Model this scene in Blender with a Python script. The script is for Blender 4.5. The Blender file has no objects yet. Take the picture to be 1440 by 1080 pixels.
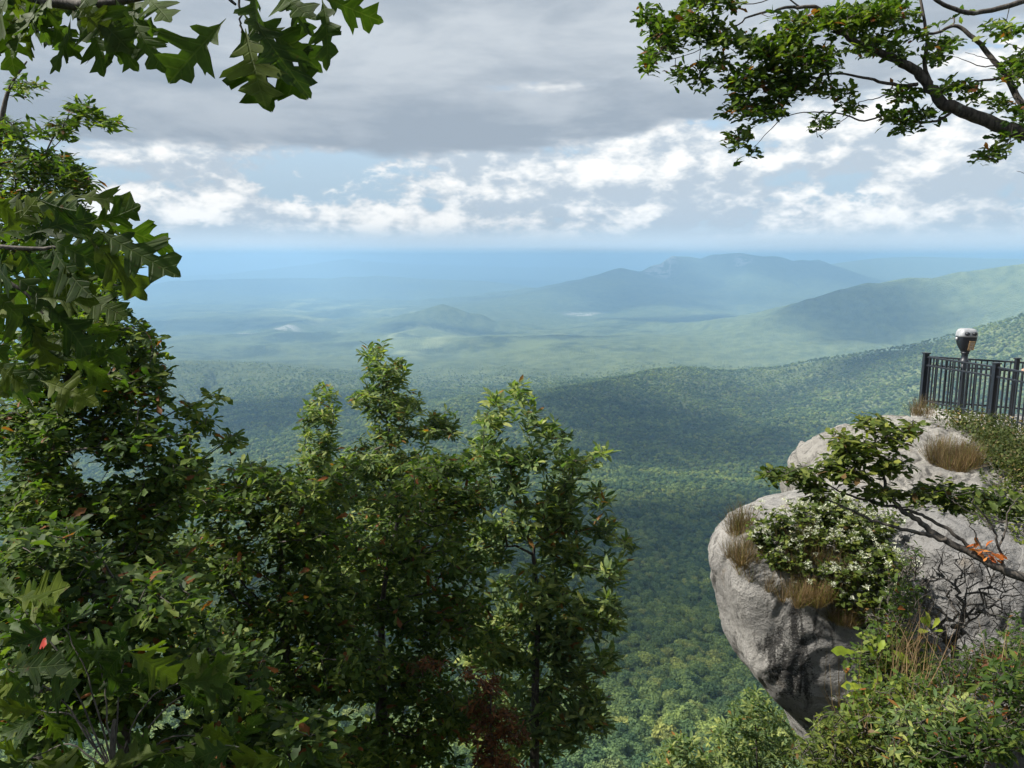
import bpy, bmesh, math, random
import numpy as np
from mathutils import Vector, Matrix

scene = bpy.context.scene
COL = scene.collection
R = math.radians
rng = np.random.default_rng(7)
random.seed(7)

# ------------------------------------------------------------------ camera
PITCH = R(9.36)
FX = 1080.0                       # focal length in photo pixels (1440 wide)
cam_d = bpy.data.cameras.new('camera')
cam_d.sensor_width = 36.0
cam_d.lens = 27.0
cam_d.clip_start = 0.05
cam_d.clip_end = 200000.0
cam = bpy.data.objects.new('camera', cam_d)
COL.objects.link(cam)
cam.location = (0, 0, 0)
cam.rotation_euler = (math.pi/2 - PITCH, 0, 0)
scene.camera = cam
FWD = np.array([0, math.cos(PITCH), -math.sin(PITCH)])
UPV = np.array([0, math.sin(PITCH), math.cos(PITCH)])
RGT = np.array([1.0, 0, 0])

def P(px, py, d):
    """where a thing seen at this spot of the photo stands, d metres off along the view"""
    return d*(FWD + (px-720)/FX*RGT + (540-py)/FX*UPV)

def PH(px, py, r):
    """same with r = horizontal distance"""
    v = FWD + (px-720)/FX*RGT + (540-py)/FX*UPV
    return v*(r/math.hypot(v[0], v[1]))

# ------------------------------------------------------------------ tags
def tag(o, label=None, cat=None, group=None, kind=None):
    if label: o['label'] = label
    if cat: o['category'] = cat
    if group: o['group'] = group
    if kind: o['kind'] = kind
    return o

def empty(name, loc, parent=None):
    o = bpy.data.objects.new(name, None)
    COL.objects.link(o)
    o.location = loc
    o.empty_display_size = 0.2
    if parent: o.parent = parent
    return o

def mesh_np(name, verts, faces, mat, parent=None, smooth=False, attrs=None, origin=None):
    """verts (n,3); faces: list of arrays (m,k) or one array; attrs {name: per-vertex float}"""
    if not isinstance(faces, (list, tuple)): faces = [faces]
    faces = [np.asarray(f, dtype=np.int32) for f in faces if len(f)]
    me = bpy.data.meshes.new(name)
    v = np.asarray(verts, dtype=np.float32)
    if origin is not None: v = v - np.asarray(origin, dtype=np.float32)
    me.vertices.add(len(v)); me.vertices.foreach_set('co', v.ravel())
    nl = sum(f.size for f in faces); nf = sum(len(f) for f in faces)
    me.loops.add(nl); me.polygons.add(nf)
    me.loops.foreach_set('vertex_index', np.concatenate([f.ravel() for f in faces]))
    tot = np.concatenate([np.full(len(f), f.shape[1], dtype=np.int32) for f in faces])
    st = np.concatenate([[0], np.cumsum(tot)[:-1]]).astype(np.int32)
    me.polygons.foreach_set('loop_start', st)
    me.polygons.foreach_set('loop_total', tot)
    if smooth: me.polygons.foreach_set('use_smooth', np.ones(nf, dtype=bool))
    for k, a in (attrs or {}).items():
        at = me.attributes.new(k, 'FLOAT', 'POINT')
        at.data.foreach_set('value', np.asarray(a, dtype=np.float32))
    me.update(calc_edges=True); me.validate()
    if mat: me.materials.append(mat)
    o = bpy.data.objects.new(name, me)
    COL.objects.link(o)
    if parent is not None: o.parent = parent
    elif origin is not None: o.location = tuple(float(c) for c in origin)
    return o

# ------------------------------------------------------------------ numpy noise
_perm = np.random.default_rng(3).permutation(512).astype(np.int64)
_val = np.random.default_rng(4).random(512)*2-1
def vnoise(x, y, z=0.0):
    x, y, z = np.broadcast_arrays(np.asarray(x, float), np.asarray(y, float), np.asarray(z, float))
    xi, yi, zi = np.floor(x).astype(np.int64), np.floor(y).astype(np.int64), np.floor(z).astype(np.int64)
    xf, yf, zf = x-xi, y-yi, z-zi
    u, v, w = [t*t*t*(t*(t*6-15)+10) for t in (xf, yf, zf)]
    def h(a, b, c): return _val[_perm[(_perm[(_perm[a & 511]+b) & 511]+c) & 511]]
    def L(a, b, t): return a+(b-a)*t
    return L(L(L(h(xi, yi, zi), h(xi+1, yi, zi), u), L(h(xi, yi+1, zi), h(xi+1, yi+1, zi), u), v),
             L(L(h(xi, yi, zi+1), h(xi+1, yi, zi+1), u), L(h(xi, yi+1, zi+1), h(xi+1, yi+1, zi+1), u), v), w)
def fbm(x, y, z=0.0, oct=5, gain=0.5, lac=2.03):
    s = 0; a = 1.0; n = 0
    for i in range(oct):
        s = s + a*vnoise(x*lac**i+i*17.3, y*lac**i-i*9.1, np.asarray(z)*lac**i+i*5.7); n += a; a *= gain
    return s/n
def sstep(a, b, x):
    t = np.clip((x-a)/(b-a), 0, 1); return t*t*(3-2*t)

# ------------------------------------------------------------------ node helper
class NT:
    def __init__(s, tree): s.t = tree; s.n = tree.nodes; s.l = tree.links
    def node(s, typ, **kw):
        n = s.n.new(typ)
        ins = kw.pop('ins', {})
        for k, v in kw.items(): setattr(n, k, v)
        for k, v in ins.items():
            if hasattr(v, 'is_output'): s.l.new(v, n.inputs[k])
            else: n.inputs[k].default_value = v
        return n
    def math(s, op, a, b=None, c=None, clamp=False):
        n = s.node('ShaderNodeMath', operation=op, use_clamp=clamp)
        for i, v in enumerate((a, b, c)):
            if v is None: continue
            if hasattr(v, 'is_output'): s.l.new(v, n.inputs[i])
            else: n.inputs[i].default_value = v
        return n.outputs[0]
    def ramp(s, fac, a, b, lo=0.0, hi=1.0, smooth=True):
        n = s.node('ShaderNodeMapRange', interpolation_type='SMOOTHSTEP' if smooth else 'LINEAR', clamp=True,
                   ins={0: fac, 1: a, 2: b, 3: lo, 4: hi})
        return n.outputs[0]
    def mix(s, fac, a, b, blend='MIX'):
        n = s.node('ShaderNodeMix', data_type='RGBA', blend_type=blend)
        for idx, v in ((0, fac), (6, a), (7, b)):
            if hasattr(v, 'is_output'): s.l.new(v, n.inputs[idx])
            elif idx == 0: n.inputs[0].default_value = v
            else: n.inputs[idx].default_value = (*v, 1) if len(v) == 3 else v
        return n.outputs[2]
    def noise(s, vec, scale, detail=4, rough=0.55, dist=0.0, out=0, dims='3D', w=None):
        n = s.node('ShaderNodeTexNoise', noise_dimensions=dims,
                   ins={'Scale': scale, 'Detail': detail, 'Roughness': rough, 'Distortion': dist})
        if vec is not None: s.l.new(vec, n.inputs['Vector'])
        return n.outputs[out]
    def vmul(s, vec, k):
        return s.node('ShaderNodeVectorMath', operation='MULTIPLY', ins={0: vec, 1: k}).outputs[0]

def new_mat(name):
    m = bpy.data.materials.new(name); m.use_nodes = True
    m.node_tree.nodes.clear()
    nt = NT(m.node_tree)
    out = nt.node('ShaderNodeOutputMaterial')
    return m, nt, out
def simple_mat(name, col, rough=0.6, metal=0.0, noise_scale=8.0, var=0.25, bump=0.0, spec=0.5):
    m, nt, out = new_mat(name)
    co = nt.node('ShaderNodeTexCoord').outputs['Object']
    n = nt.noise(co, noise_scale, 5, 0.6)
    c = nt.mix(nt.ramp(n, 0.3, 0.7), tuple(x*(1-var) for x in col), tuple(min(1, x*(1+var)) for x in col))
    b = nt.node('ShaderNodeBsdfPrincipled', ins={'Base Color': c, 'Roughness': rough, 'Metallic': metal, 'Specular IOR Level': spec})
    if bump:
        bn = nt.node('ShaderNodeBump', ins={'Strength': bump, 'Distance': 0.02, 'Height': n})
        nt.l.new(bn.outputs[0], b.inputs['Normal'])
    nt.l.new(b.outputs[0], out.inputs[0])
    return m
# ================================================================== light and sky
SUN_EL, SUN_AZ = R(46), R(90)          # azimuth: to the left of the view
sun_dir = np.array([-math.sin(SUN_AZ)*math.cos(SUN_EL), math.cos(SUN_AZ)*math.cos(SUN_EL), math.sin(SUN_EL)])
sd = bpy.data.lights.new('sun', 'SUN'); sd.energy = 5.0; sd.angle = R(2.0); sd.color = (1.0, 0.95, 0.87)
so = bpy.data.objects.new('sun', sd); COL.objects.link(so)
so.rotation_euler = Vector(sun_dir).to_track_quat('Z', 'Y').to_euler()
so.location = (0, 0, 50)

world = bpy.data.worlds.new('World'); scene.world = world; world.use_nodes = True
wn = NT(world.node_tree); wn.n.clear()
wout = wn.node('ShaderNodeOutputWorld')
sky = wn.node('ShaderNodeTexSky', sky_type='NISHITA', sun_disc=False, sun_elevation=SUN_EL, sun_rotation=-SUN_AZ,
              altitude=900, air_density=1.0, dust_density=1.2, ozone_density=1.0)
gen = wn.node('ShaderNodeTexCoord').outputs['Generated']
sep = wn.node('ShaderNodeSeparateXYZ', ins={0: gen})
az = wn.math('ARCTAN2', sep.outputs[0], sep.outputs[1])
el = wn.math('ARCSINE', sep.outputs[2])
# far cumulus: bands of heaped clouds low over the horizon
def heap(du, dv):
    cv = wn.node('ShaderNodeCombineXYZ', ins={0: wn.math('MULTIPLY_ADD', az, 8.0, du), 1: wn.math('MULTIPLY_ADD', el, 15.0, dv), 2: 7.7}).outputs[0]
    f = wn.noise(cv, 0.95, 3, 0.5)
    for sc, am in ((2.1, .30), (4.4, .19), (9.2, .11), (19.0, .06)):
        n_ = wn.noise(wn.node('ShaderNodeVectorMath', operation='ADD', ins={0: cv, 1: (sc*3.1, sc, 0)}).outputs[0], sc, 1.0, .5)
        f = wn.math('ADD', f, wn.math('MULTIPLY', wn.math('SUBTRACT', .17, wn.math('ABSOLUTE', wn.math('SUBTRACT', n_, .5))), am*1.6))
    return f, cv
n1, cvec = heap(0.0, 0.0)
n2, _c = heap(-0.16, 0.26)
big = wn.noise(wn.vmul(cvec, (0.35, 0.55, 1)), 1.0, 1, 0.5)
dens = wn.math('ADD', n1, wn.math('MULTIPLY', wn.math('SUBTRACT', big, 0.5), 0.45))
dens = wn.math('ADD', dens, wn.ramp(el, .22, .04, -.03, .05))
dens = wn.math('ADD', dens, wn.ramp(az, .1, -.3, 0, .03))
band = wn.ramp(el, 0.018, 0.045)
mask = wn.math('MULTIPLY', wn.ramp(dens, 0.44, 0.56), band)
lit = wn.ramp(wn.math('SUBTRACT', n1, n2), -0.10, 0.20)
cl_col = wn.mix(lit, (2.7, 3.1, 3.5), (5.7, 5.6, 5.4))
haze_col = wn.mix(wn.ramp(el, 0.0, 0.06), (4.1, 4.5, 4.8), (2.4, 3.1, 3.7))
haze_col = wn.mix(wn.math('DIVIDE', wn.math('SUBTRACT', el, .002), wn.ramp(az, 0, .3, .012, .004), clamp=True), (2.35, 3.3, 4.05), haze_col)
base = wn.mix(wn.ramp(el, 0.05, 0.35), haze_col, sky.outputs[0])
skyc = wn.mix(mask, base, cl_col)
pv_ = wn.node('ShaderNodeCombineXYZ', ins={0: wn.math('MULTIPLY', az, 2.2), 1: wn.math('MULTIPLY', el, 8.0), 2: 1.7}).outputs[0]
oc = wn.noise(pv_, 1.6, 5, 0.55, 0.3)
oc = wn.math('ADD', oc, wn.ramp(wn.math('SUBTRACT', el, wn.math('MULTIPLY', wn.math('MAXIMUM', az, 0.0), 0.16)), 0.095, 0.16, -0.35, 0.22))
oc = wn.math('MULTIPLY', wn.ramp(oc, 0.42, 0.60), wn.ramp(el, 0.45, 0.75, 1.0, 0.25))
belly = wn.math('ADD', wn.ramp(wn.noise(pv_, 2.2, 6, 0.58, .2), .34, .66, 0, .8), wn.ramp(el, .13, .24, -.35, .25))
skyc = wn.mix(oc, skyc, wn.mix(belly, (1.8, 2.1, 2.45), (3.0, 3.25, 3.5)))
bg = wn.node('ShaderNodeBackground', ins={'Color': skyc, 'Strength': 0.09})
wn.l.new(bg.outputs[0], wout.inputs[0])

vs = scene.view_settings
vs.view_transform = 'Standard'; vs.look = 'None'; vs.exposure = 1.2; vs.gamma = 1.0; vs.use_curve_mapping = False
cy = scene.cycles
cy.use_denoising = True
cy.max_bounces = 6; cy.diffuse_bounces = 3; cy.glossy_bounces = 2; cy.transmission_bounces = 4
cy.volume_bounces = 3; cy.transparent_max_bounces = 12
cy.sample_clamp_indirect = 6.0
cy.use_adaptive_sampling = True; cy.adaptive_threshold = 0.02

# ================================================================== terrain
PR = np.array([(0, -1.6), (1.5, -1.9), (3, -3.4), (6, -7), (12, -14), (30, -33), (100, -88), (300, -196), (480, -252),
               (830, -345), (1200, -405), (2000, -468), (3600, -520), (6000, -560), (13000, -600), (30000, -625), (90000, -660)], float)
PLX = np.log(PR[:, 0]+1.0)

def crest(pts):  # (px, py, r)
    return np.array([PH(*p) for p in pts])
RIDGES = [   # name, crest, width, sharpness
 ('rocky_mountain', crest([(845, 386, 10300), (868, 375.5, 10200), (890, 380, 10500), (910, 382, 10800), (928, 369, 11000), (945, 357, 11000), (965, 360.5, 11100), (985, 362.5, 11200), (1012, 355.5, 11400),
                       (1040, 353.2, 11400), (1062, 357.5, 11400), (1090, 359, 11500), (1112, 365.5, 11600), (1150, 365, 12000), (1172, 373, 12200)]), 800, 1.3),
 ('rocky_mountain', crest([(868, 377, 10200), (830, 391, 9600), (790, 401, 9200), (750, 412, 8900), (700, 424, 8600)]), 600, 1.3),
 ('rocky_mountain', crest([(985, 366, 10900), (965, 395, 9900), (930, 425, 9000)]), 620, 1.3),
 ('rocky_mountain', crest([(1062, 358, 11200), (1050, 395, 10000), (1010, 430, 8800)]), 620, 1.3),
 ('plateau_ridge', crest([(1165, 371, 15000), (1200, 366, 15000), (1235, 362, 15000), (1290, 359.5, 15000), (1370, 362, 15000), (1450, 363, 15000), (1700, 361, 15000)]), 1600, 1.3),
 ('wooded_ridge', crest([(1560, 362, 5600), (1440, 370, 5800), (1360, 381, 5800), (1290, 389, 5700), (1230, 396, 5600), (1195, 402, 5500), (1150, 417, 5400), (1100, 440, 5200), (1050, 458, 5000), (990, 474, 4900)]), 480, 1.25),
 ('near_ridge', crest([(1600, 405, 2500), (1440, 446, 2600), (1390, 459, 2650), (1340, 473, 2700), (1290, 486, 2750), (1220, 497, 2800), (1150, 507, 2850), (1090, 519, 2850)]), 300, 1.2),
 ('wooded_spur', crest([(1070, 528, 2900), (1000, 521, 2800), (960, 519, 2700), (920, 523, 2600), (870, 536, 2450), (815, 553, 2250), (765, 572, 2050)]), 230, 1.2),
 ('hill', crest([(578, 440, 6500), (603, 433, 6500), (622, 427, 6500), (642, 433, 6500), (672, 441, 6600)]), 200, 1.3),
 ('far_hills', crest([(430, 372, 22000), (465, 366, 22000), (492, 362.5, 22000), (515, 367, 22000), (560, 370.5, 24500), (620, 372, 25000), (680, 373.5, 25000), (730, 375.5, 25000), (790, 374.5, 26000), (850, 377, 26000)]), 1500, 1.2),
 ('far_hills', crest([(250, 394, 13500), (330, 392, 14000), (440, 391, 14000), (530, 387, 13500), (600, 392, 13500), (680, 395, 13500)]), 700, 1.2),
 ('low_hill', crest([(180, 512, 3300), (270, 507, 3500), (330, 509, 3500), (400, 521, 3300), (450, 534, 3000)]), 300, 1.2),
]
def height(x, y, want_id=False):
    r = np.hypot(x, y)
    base = np.interp(np.log(r+1.0), PLX, PR[:, 1])
    ang = np.arctan2(x, y)
    back = sstep(R(70), R(115), np.abs(ang))              # the wooded slope behind and beside the viewpoint
    base = base*(1-back) + back*(-1.6+0.0*r-np.minimum(r, 4000)*0.02*0)
    far = sstep(700, 5000, r)
    rough = fbm(x/900, y/900, 1.5, 5)
    rid = 1-2*np.abs(fbm(x/1250+3, y/1250, 4.2, 4)); rid2 = 1-2*np.abs(fbm(x/520+8, y/520, 1.2, 3))
    base = base + far*(rid*62+rid2*16-50)*(1-back)*(1-sstep(16000, 26000, r)*.6) + far*rough*22*(1-back) + sstep(60, 400, r)*(1-far)*rough*16*(1-back)
    # right hand promontory with the rock ledges and the overlook
    xl = 1.5+0.34*np.maximum(y, 0)
    t = sstep(0, 2.6, x-xl)*sstep(1.0, 4.5, y)*(1-sstep(13.5, 15.5, y))*(1-sstep(26, 40, x))
    plate = -5.2+0.25*fbm(x/1.3, y/1.3, 2.0, 3)
    base = np.where(t > 0, base*(1-t)+np.maximum(base, plate)*t, base)
    h = base.copy(); who = np.full(h.shape, -1)
    for k, (nm, c, w, sh) in enumerate(RIDGES):
        lo = c[:, :2].min(0)-5*w; hi = c[:, :2].max(0)+5*w
        sel = (x > lo[0]) & (x < hi[0]) & (y > lo[1]) & (y < hi[1]) & (np.abs(ang) < R(60))
        if not sel.any(): continue
        xs, ys = x[sel], y[sel]
        best = np.full(xs.shape, 1e9); zc = np.zeros(xs.shape)
        for i in range(len(c)-1):
            a, b = c[i], c[i+1]; d = b-a; L2 = d[0]**2+d[1]**2
            s = np.clip(((xs-a[0])*d[0]+(ys-a[1])*d[1])/L2, 0, 1)
            dd = np.hypot(xs-a[0]-s*d[0], ys-a[1]-s*d[1])
            m = dd < best; best[m] = dd[m]; zc[m] = (a[2]+s*d[2])[m]
        wv = w*(1+0.45*fbm(xs/(w*1.6)+k*7, ys/(w*1.6), 0.3, 4))
        f = np.exp(-(best/wv)**sh*0.55)
        hh = base[sel] + np.maximum(zc-base[sel], 0)*f*(1-.30*(1-f)*np.abs(fbm(xs/(w*.55)+k, ys/(w*.55), 2.2, 4))*3)
        hs = h[sel]; ws = who[sel]
        m = (hh > hs) & (hh-base[sel] > 18)
        ws[m] = k; h[sel] = np.maximum(hs, hh); who[sel] = ws
    return (h, who) if want_id else h

NR = 620
rr = np.concatenate([[0.0], np.geomspace(0.6, 85000, NR-1)])
aa = np.concatenate([np.linspace(-math.pi, -R(52), 46)[:-1], np.linspace(-R(52), R(52), 560), np.linspace(R(52), math.pi, 46)[1:]])
NA = len(aa)
RG, AG = np.meshgrid(rr, aa, indexing='ij')
XG, YG = RG*np.sin(AG), RG*np.cos(AG)
ZG, WHO = height(XG, YG, True)
tv = np.stack([XG, YG, ZG], -1).reshape(-1, 3)
ii, jj = np.meshgrid(np.arange(NR-1), np.arange(NA-1), indexing='ij')
i0 = (ii*NA+jj).ravel()
quads = np.stack([i0, i0+1, i0+NA+1, i0+NA], -1)[:, ::-1]
who_f = WHO[:-1, :-1].ravel()

# ---- terrain material: forest canopy, clearings and bare granite
tm, nt, out = new_mat('wooded_land')
geo = nt.node('ShaderNodeNewGeometry')
pos = geo.outputs['Position']
can = nt.node('ShaderNodeTexVoronoi', ins={'Vector': pos, 'Scale': 1/11.0, 'Randomness': 1.0})
can2 = nt.noise(pos, 1/70.0, 6, 0.6)
green = nt.mix(nt.ramp(can2, 0.3, 0.7), (0.056, 0.080, 0.040), (0.155, 0.18, 0.080))
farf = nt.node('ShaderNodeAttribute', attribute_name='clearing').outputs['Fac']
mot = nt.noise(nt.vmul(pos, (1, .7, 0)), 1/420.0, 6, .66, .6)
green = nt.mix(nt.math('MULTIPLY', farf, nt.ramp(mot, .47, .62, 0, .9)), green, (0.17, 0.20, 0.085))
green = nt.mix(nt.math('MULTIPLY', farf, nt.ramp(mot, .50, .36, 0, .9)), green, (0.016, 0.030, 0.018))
green = nt.mix(nt.ramp(can.outputs['Distance'], 0.1, 0.9), nt.mix(0.5, green, (0.12, 0.15, 0.05)), green)
fld = nt.noise(nt.vmul(pos, (1, 0.55, 0)), 1/1500.0, 6, 0.62, 0.8)
fld2 = nt.noise(nt.vmul(pos, (1, 0.6, 0)), 1/310.0, 5, 0.65, 0.5)
mead = nt.math('MULTIPLY', nt.ramp(fld, 0.50, 0.62), nt.ramp(fld2, 0.42, 0.60))
att = nt.node('ShaderNodeAttribute', attribute_name='clearing')
mead = nt.math('MULTIPLY', mead, att.outputs['Fac'])
col = nt.mix(mead, green, (0.30, 0.32, 0.14))
att2 = nt.node('ShaderNodeAttribute', attribute_name='bare')
gr = nt.noise(nt.vmul(pos, (1, 1, 2.2)), 1/130.0, 5, 0.6)
col = nt.mix(nt.math('MULTIPLY', att2.outputs['Fac'], nt.ramp(gr, 0.42, 0.55)), col, (0.48, 0.45, 0.38))
att3 = nt.node('ShaderNodeAttribute', attribute_name='near')
soiln = nt.noise(pos, 3.0, 6, 0.6)
soil = nt.mix(soiln, (0.018, 0.016, 0.008), (0.075, 0.055, 0.03))
soil = nt.mix(nt.ramp(nt.noise(pos, .9, 6, .65), .42, .58, 0, .85), soil, (0.035, 0.055, 0.015))
col = nt.mix(att3.outputs['Fac'], col, soil)
hb = nt.math('SUBTRACT', nt.math('MULTIPLY', can2, 1.2), can.outputs['Distance'])
bmp = nt.node('ShaderNodeBump', ins={'Strength': 1.0, 'Distance': 6.0, 'Height': hb})
b = nt.node('ShaderNodeBsdfDiffuse', ins={'Color': col, 'Roughness': 0.9})
nfac = nt.math('SUBTRACT', 1.0, att3.outputs['Fac'])
nt.l.new(nfac, bmp.inputs['Strength'])
nt.l.new(bmp.outputs[0], b.inputs['Normal'])
nt.l.new(b.outputs[0], out.inputs[0])

def blob(x, y, px, py, r, wpx, wr):
    c = PH(px, py, r); w = wpx/FX*r
    u = ((x-c[0])*c[1]-(y-c[1])*c[0])/r/w; v = ((x-c[0])*c[0]+(y-c[1])*c[1])/r/wr
    return np.exp(-(u*u+v*v)**2)
rflat = RG.ravel()
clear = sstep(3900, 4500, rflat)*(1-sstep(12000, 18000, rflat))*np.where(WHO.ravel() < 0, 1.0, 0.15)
bare = np.zeros(len(rflat))
for a in ((930, 374, 10900, 20, 520), (918, 379, 10700, 14, 350), (1045, 362, 11000, 12, 240), (398, 481, 6300, 22, 190), (820, 455, 7800, 26, 160), (345, 482, 6100, 14, 60)):
    bare = np.maximum(bare, blob(tv[:, 0], tv[:, 1], *a))
near = 1-sstep(60, 300, rflat)

names = {}
for k, (nm, *_ ) in enumerate(RIDGES): names.setdefault(nm, []).append(k)
def terrain_piece(nm, mask):
    f = quads[mask]
    used, inv = np.unique(f.ravel(), return_inverse=True)
    o = mesh_np(nm, tv[used], inv.reshape(-1, 4), tm, smooth=True,
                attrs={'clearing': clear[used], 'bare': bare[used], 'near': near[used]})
    o['kind'] = 'structure'
    return o
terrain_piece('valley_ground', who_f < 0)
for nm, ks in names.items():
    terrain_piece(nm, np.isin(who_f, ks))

# ---- haze in the valley air
HZ = 88000
hv = np.array([(x, y, z) for z in (-760, 106) for x, y in ((-HZ, -HZ), (HZ, -HZ), (HZ, HZ), (-HZ, HZ))], float)
hf = np.array([(0, 3, 2, 1), (4, 5, 6, 7), (0, 1, 5, 4), (1, 2, 6, 5), (2, 3, 7, 6), (3, 0, 4, 7)])
hm, nt, out = new_mat('haze_air')
HAZE = 0.000148
pv = nt.node('ShaderNodeVolumePrincipled', ins={'Color': (0.335, 0.55, 0.80, 1), 'Density': HAZE, 'Anisotropy': 0.25})
nt.l.new(pv.outputs[0], out.inputs['Volume'])
hz = mesh_np('haze', hv, hf, hm); hz['kind'] = 'stuff'

# ---- clouds high out of view: flat-based heaps added to shade the land and haze
cm, nt, out = new_mat('cloud_vapour')
pos = nt.node('ShaderNodeTexCoord').outputs['Object']
rnd_ = nt.node('ShaderNodeObjectInfo').outputs['Random']
sh = nt.node('ShaderNodeVectorMath', operation='ADD', ins={0: pos, 1: nt.node('ShaderNodeCombineXYZ', ins={0: nt.math('MULTIPLY', rnd_, 40.0), 1: 3.0, 2: nt.math('MULTIPLY', rnd_, 17.0)}).outputs[0]}).outputs[0]
d1 = nt.noise(nt.vmul(sh, (.75, 1, 1)), 1.5, 8, 0.6, 0.2)
ln = nt.node('ShaderNodeVectorMath', operation='LENGTH', ins={0: nt.vmul(pos, (1, 1, 0))}).outputs['Value']
dd = nt.math('MULTIPLY_ADD', nt.math('SUBTRACT', d1, 0.5), 3.4, nt.math('SUBTRACT', 0.80, ln))
alpha = nt.ramp(dd, 0.0, 0.55, 0.0, 0.84)
thick = nt.ramp(dd, 0.1, 0.9)
tc = nt.mix(thick, (0.35, 0.385, 0.42), (0.31, 0.35, 0.40))
tl = nt.node('ShaderNodeBsdfTranslucent', ins={'Color': tc})
df = nt.node('ShaderNodeBsdfDiffuse', ins={'Color': tc})
ms = nt.node('ShaderNodeMixShader', ins={0: 0.3, 1: tl.outputs[0], 2: df.outputs[0]})
mm = nt.node('ShaderNodeMixShader', ins={0: alpha, 1: nt.node('ShaderNodeBsdfTransparent').outputs[0], 2: ms.outputs[0]})
nt.l.new(mm.outputs[0], out.inputs[0])
def cloud_mesh(seed, n=48):
    u, v = np.meshgrid(np.linspace(0, 2*math.pi, n, endpoint=False), np.linspace(0.0, math.pi, n//2), indexing='ij')
    x = np.cos(u)*np.sin(v); y = np.sin(u)*np.sin(v); z = np.cos(v)
    bump = 1+.22*fbm(x*1.8+seed, y*1.8, z*1.8, 4)
    z = np.where(z > 0, z*.07*(1+.8*np.abs(fbm(x*3+seed, y*3, 2.0, 3))), z*.03)
    vv = np.stack([x*bump, y*bump, z], -1).reshape(-1, 3); m = n//2
    i, j = np.meshgrid(np.arange(n), np.arange(m-1), indexing='ij'); i = i.ravel(); j = j.ravel(); i2 = (i+1) % n
    return vv, np.stack([i*m+j, i*m+j+1, i2*m+j+1, i2*m+j], -1)
def shade_cloud(px, py, r, wx, wy, base=4000, rot=0.0, seed=0):
    """a cloud whose shade falls on the land seen at (px, py), r metres out"""
    s_ = PH(px, py, r); k = (base-s_[2])/sun_dir[2]; c_ = s_+sun_dir*k
    v, f = cloud_mesh(seed)
    o = mesh_np('shade_cloud', v, f, cm, None, True); o['kind'] = 'structure'
    o.location = tuple(c_); o.scale = (wx, wy, 0.5*(wx+wy)); o.rotation_euler = (0, 0, rot)
for k, a in enumerate([(885, 605, 2000, 480, 640), (330, 585, 2350, 700, 480), (900, 840, 740, 640, 640), (1250, 500, 2800, 720, 300, 4000, .25), (1190, 428, 5300, 1000, 700),
                       (900, 410, 9400, 2300, 2000, 4600), (1120, 385, 11500, 1900, 1500, 5200), (330, 452, 7200, 1500, 420), (640, 470, 6000, 700, 300), (1000, 440, 7200, 1600, 1000), (1250, 400, 7500, 1500, 900, 4200), (800, 478, 5200, 700, 300),
                       (300, 395, 14000, 4500, 1800, 6500), (620, 385, 17000, 4500, 2500, 8000)]):
    shade_cloud(*a[:5], base=a[5] if len(a) > 5 else 4000, rot=a[6] if len(a) > 6 else 0.0, seed=k*3.7)
# ================================================================== plants: leaves, twigs, trees
def leaf_tpl(kind):
    """half outline: (midrib x, edge x, edge half width); returns verts (n,3), quads"""
    if kind == 'lobed':       # deep pointed lobes
        st = [(0, 0, .004), (.10, .11, .014), (.20, .23, .06), (.24, .30, .15), (.27, .37, .20), (.30, .38, .15), (.34, .37, .075), (.40, .43, .075),
              (.44, .52, .17), (.48, .61, .29), (.51, .70, .34), (.54, .68, .28), (.57, .73, .27), (.60, .69, .20), (.63, .65, .095), (.68, .71, .09), (.74, .80, .18), (.79, .89, .23), (.83, .90, .17), (.88, .91, .08), (.94, .97, .06), (1.0, 1.02, .004)]
    elif kind == 'oak':       # wavy edged, widest beyond the middle
        st = [(0, 0, .006), (.12, .13, .02), (.30, .33, .11), (.42, .42, .10), (.55, .58, .19), (.66, .65, .15), (.78, .80, .19), (.88, .88, .12), (1, 1, .004)]
    elif kind == 'lance':     # narrow smooth leaf
        st = [(0, 0, .006), (.14, .15, .05), (.38, .40, .125), (.64, .66, .135), (.86, .86, .07), (1, 1, .003)]
    elif kind == 'broad':
        st = [(0, 0, .01), (.12, .10, .20), (.36, .36, .32), (.66, .68, .22), (1, 1, .004)]
    else:                     # 'tiny'
        st = [(0, 0, .01), (.4, .42, .2), (1, 1, .01)]
    n = len(st)
    mid = np.array([(a, 0, 0) for a, b, c in st]); ed = np.array([(b, c, 0) for a, b, c in st]); ed2 = ed*(1, -1, 1)
    v = np.concatenate([mid, ed, ed2])
    i = np.arange(n-1)
    q = np.concatenate([np.stack([i, i+1, n+i+1, n+i], -1), np.stack([i+1, i, 2*n+i, 2*n+i+1], -1)])
    return v, q
TPL = {k: leaf_tpl(k) for k in ('lobed', 'oak', 'lance', 'broad', 'tiny')}

def norm(v): return v/np.maximum(np.linalg.norm(v, axis=-1, keepdims=True), 1e-9)

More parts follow.
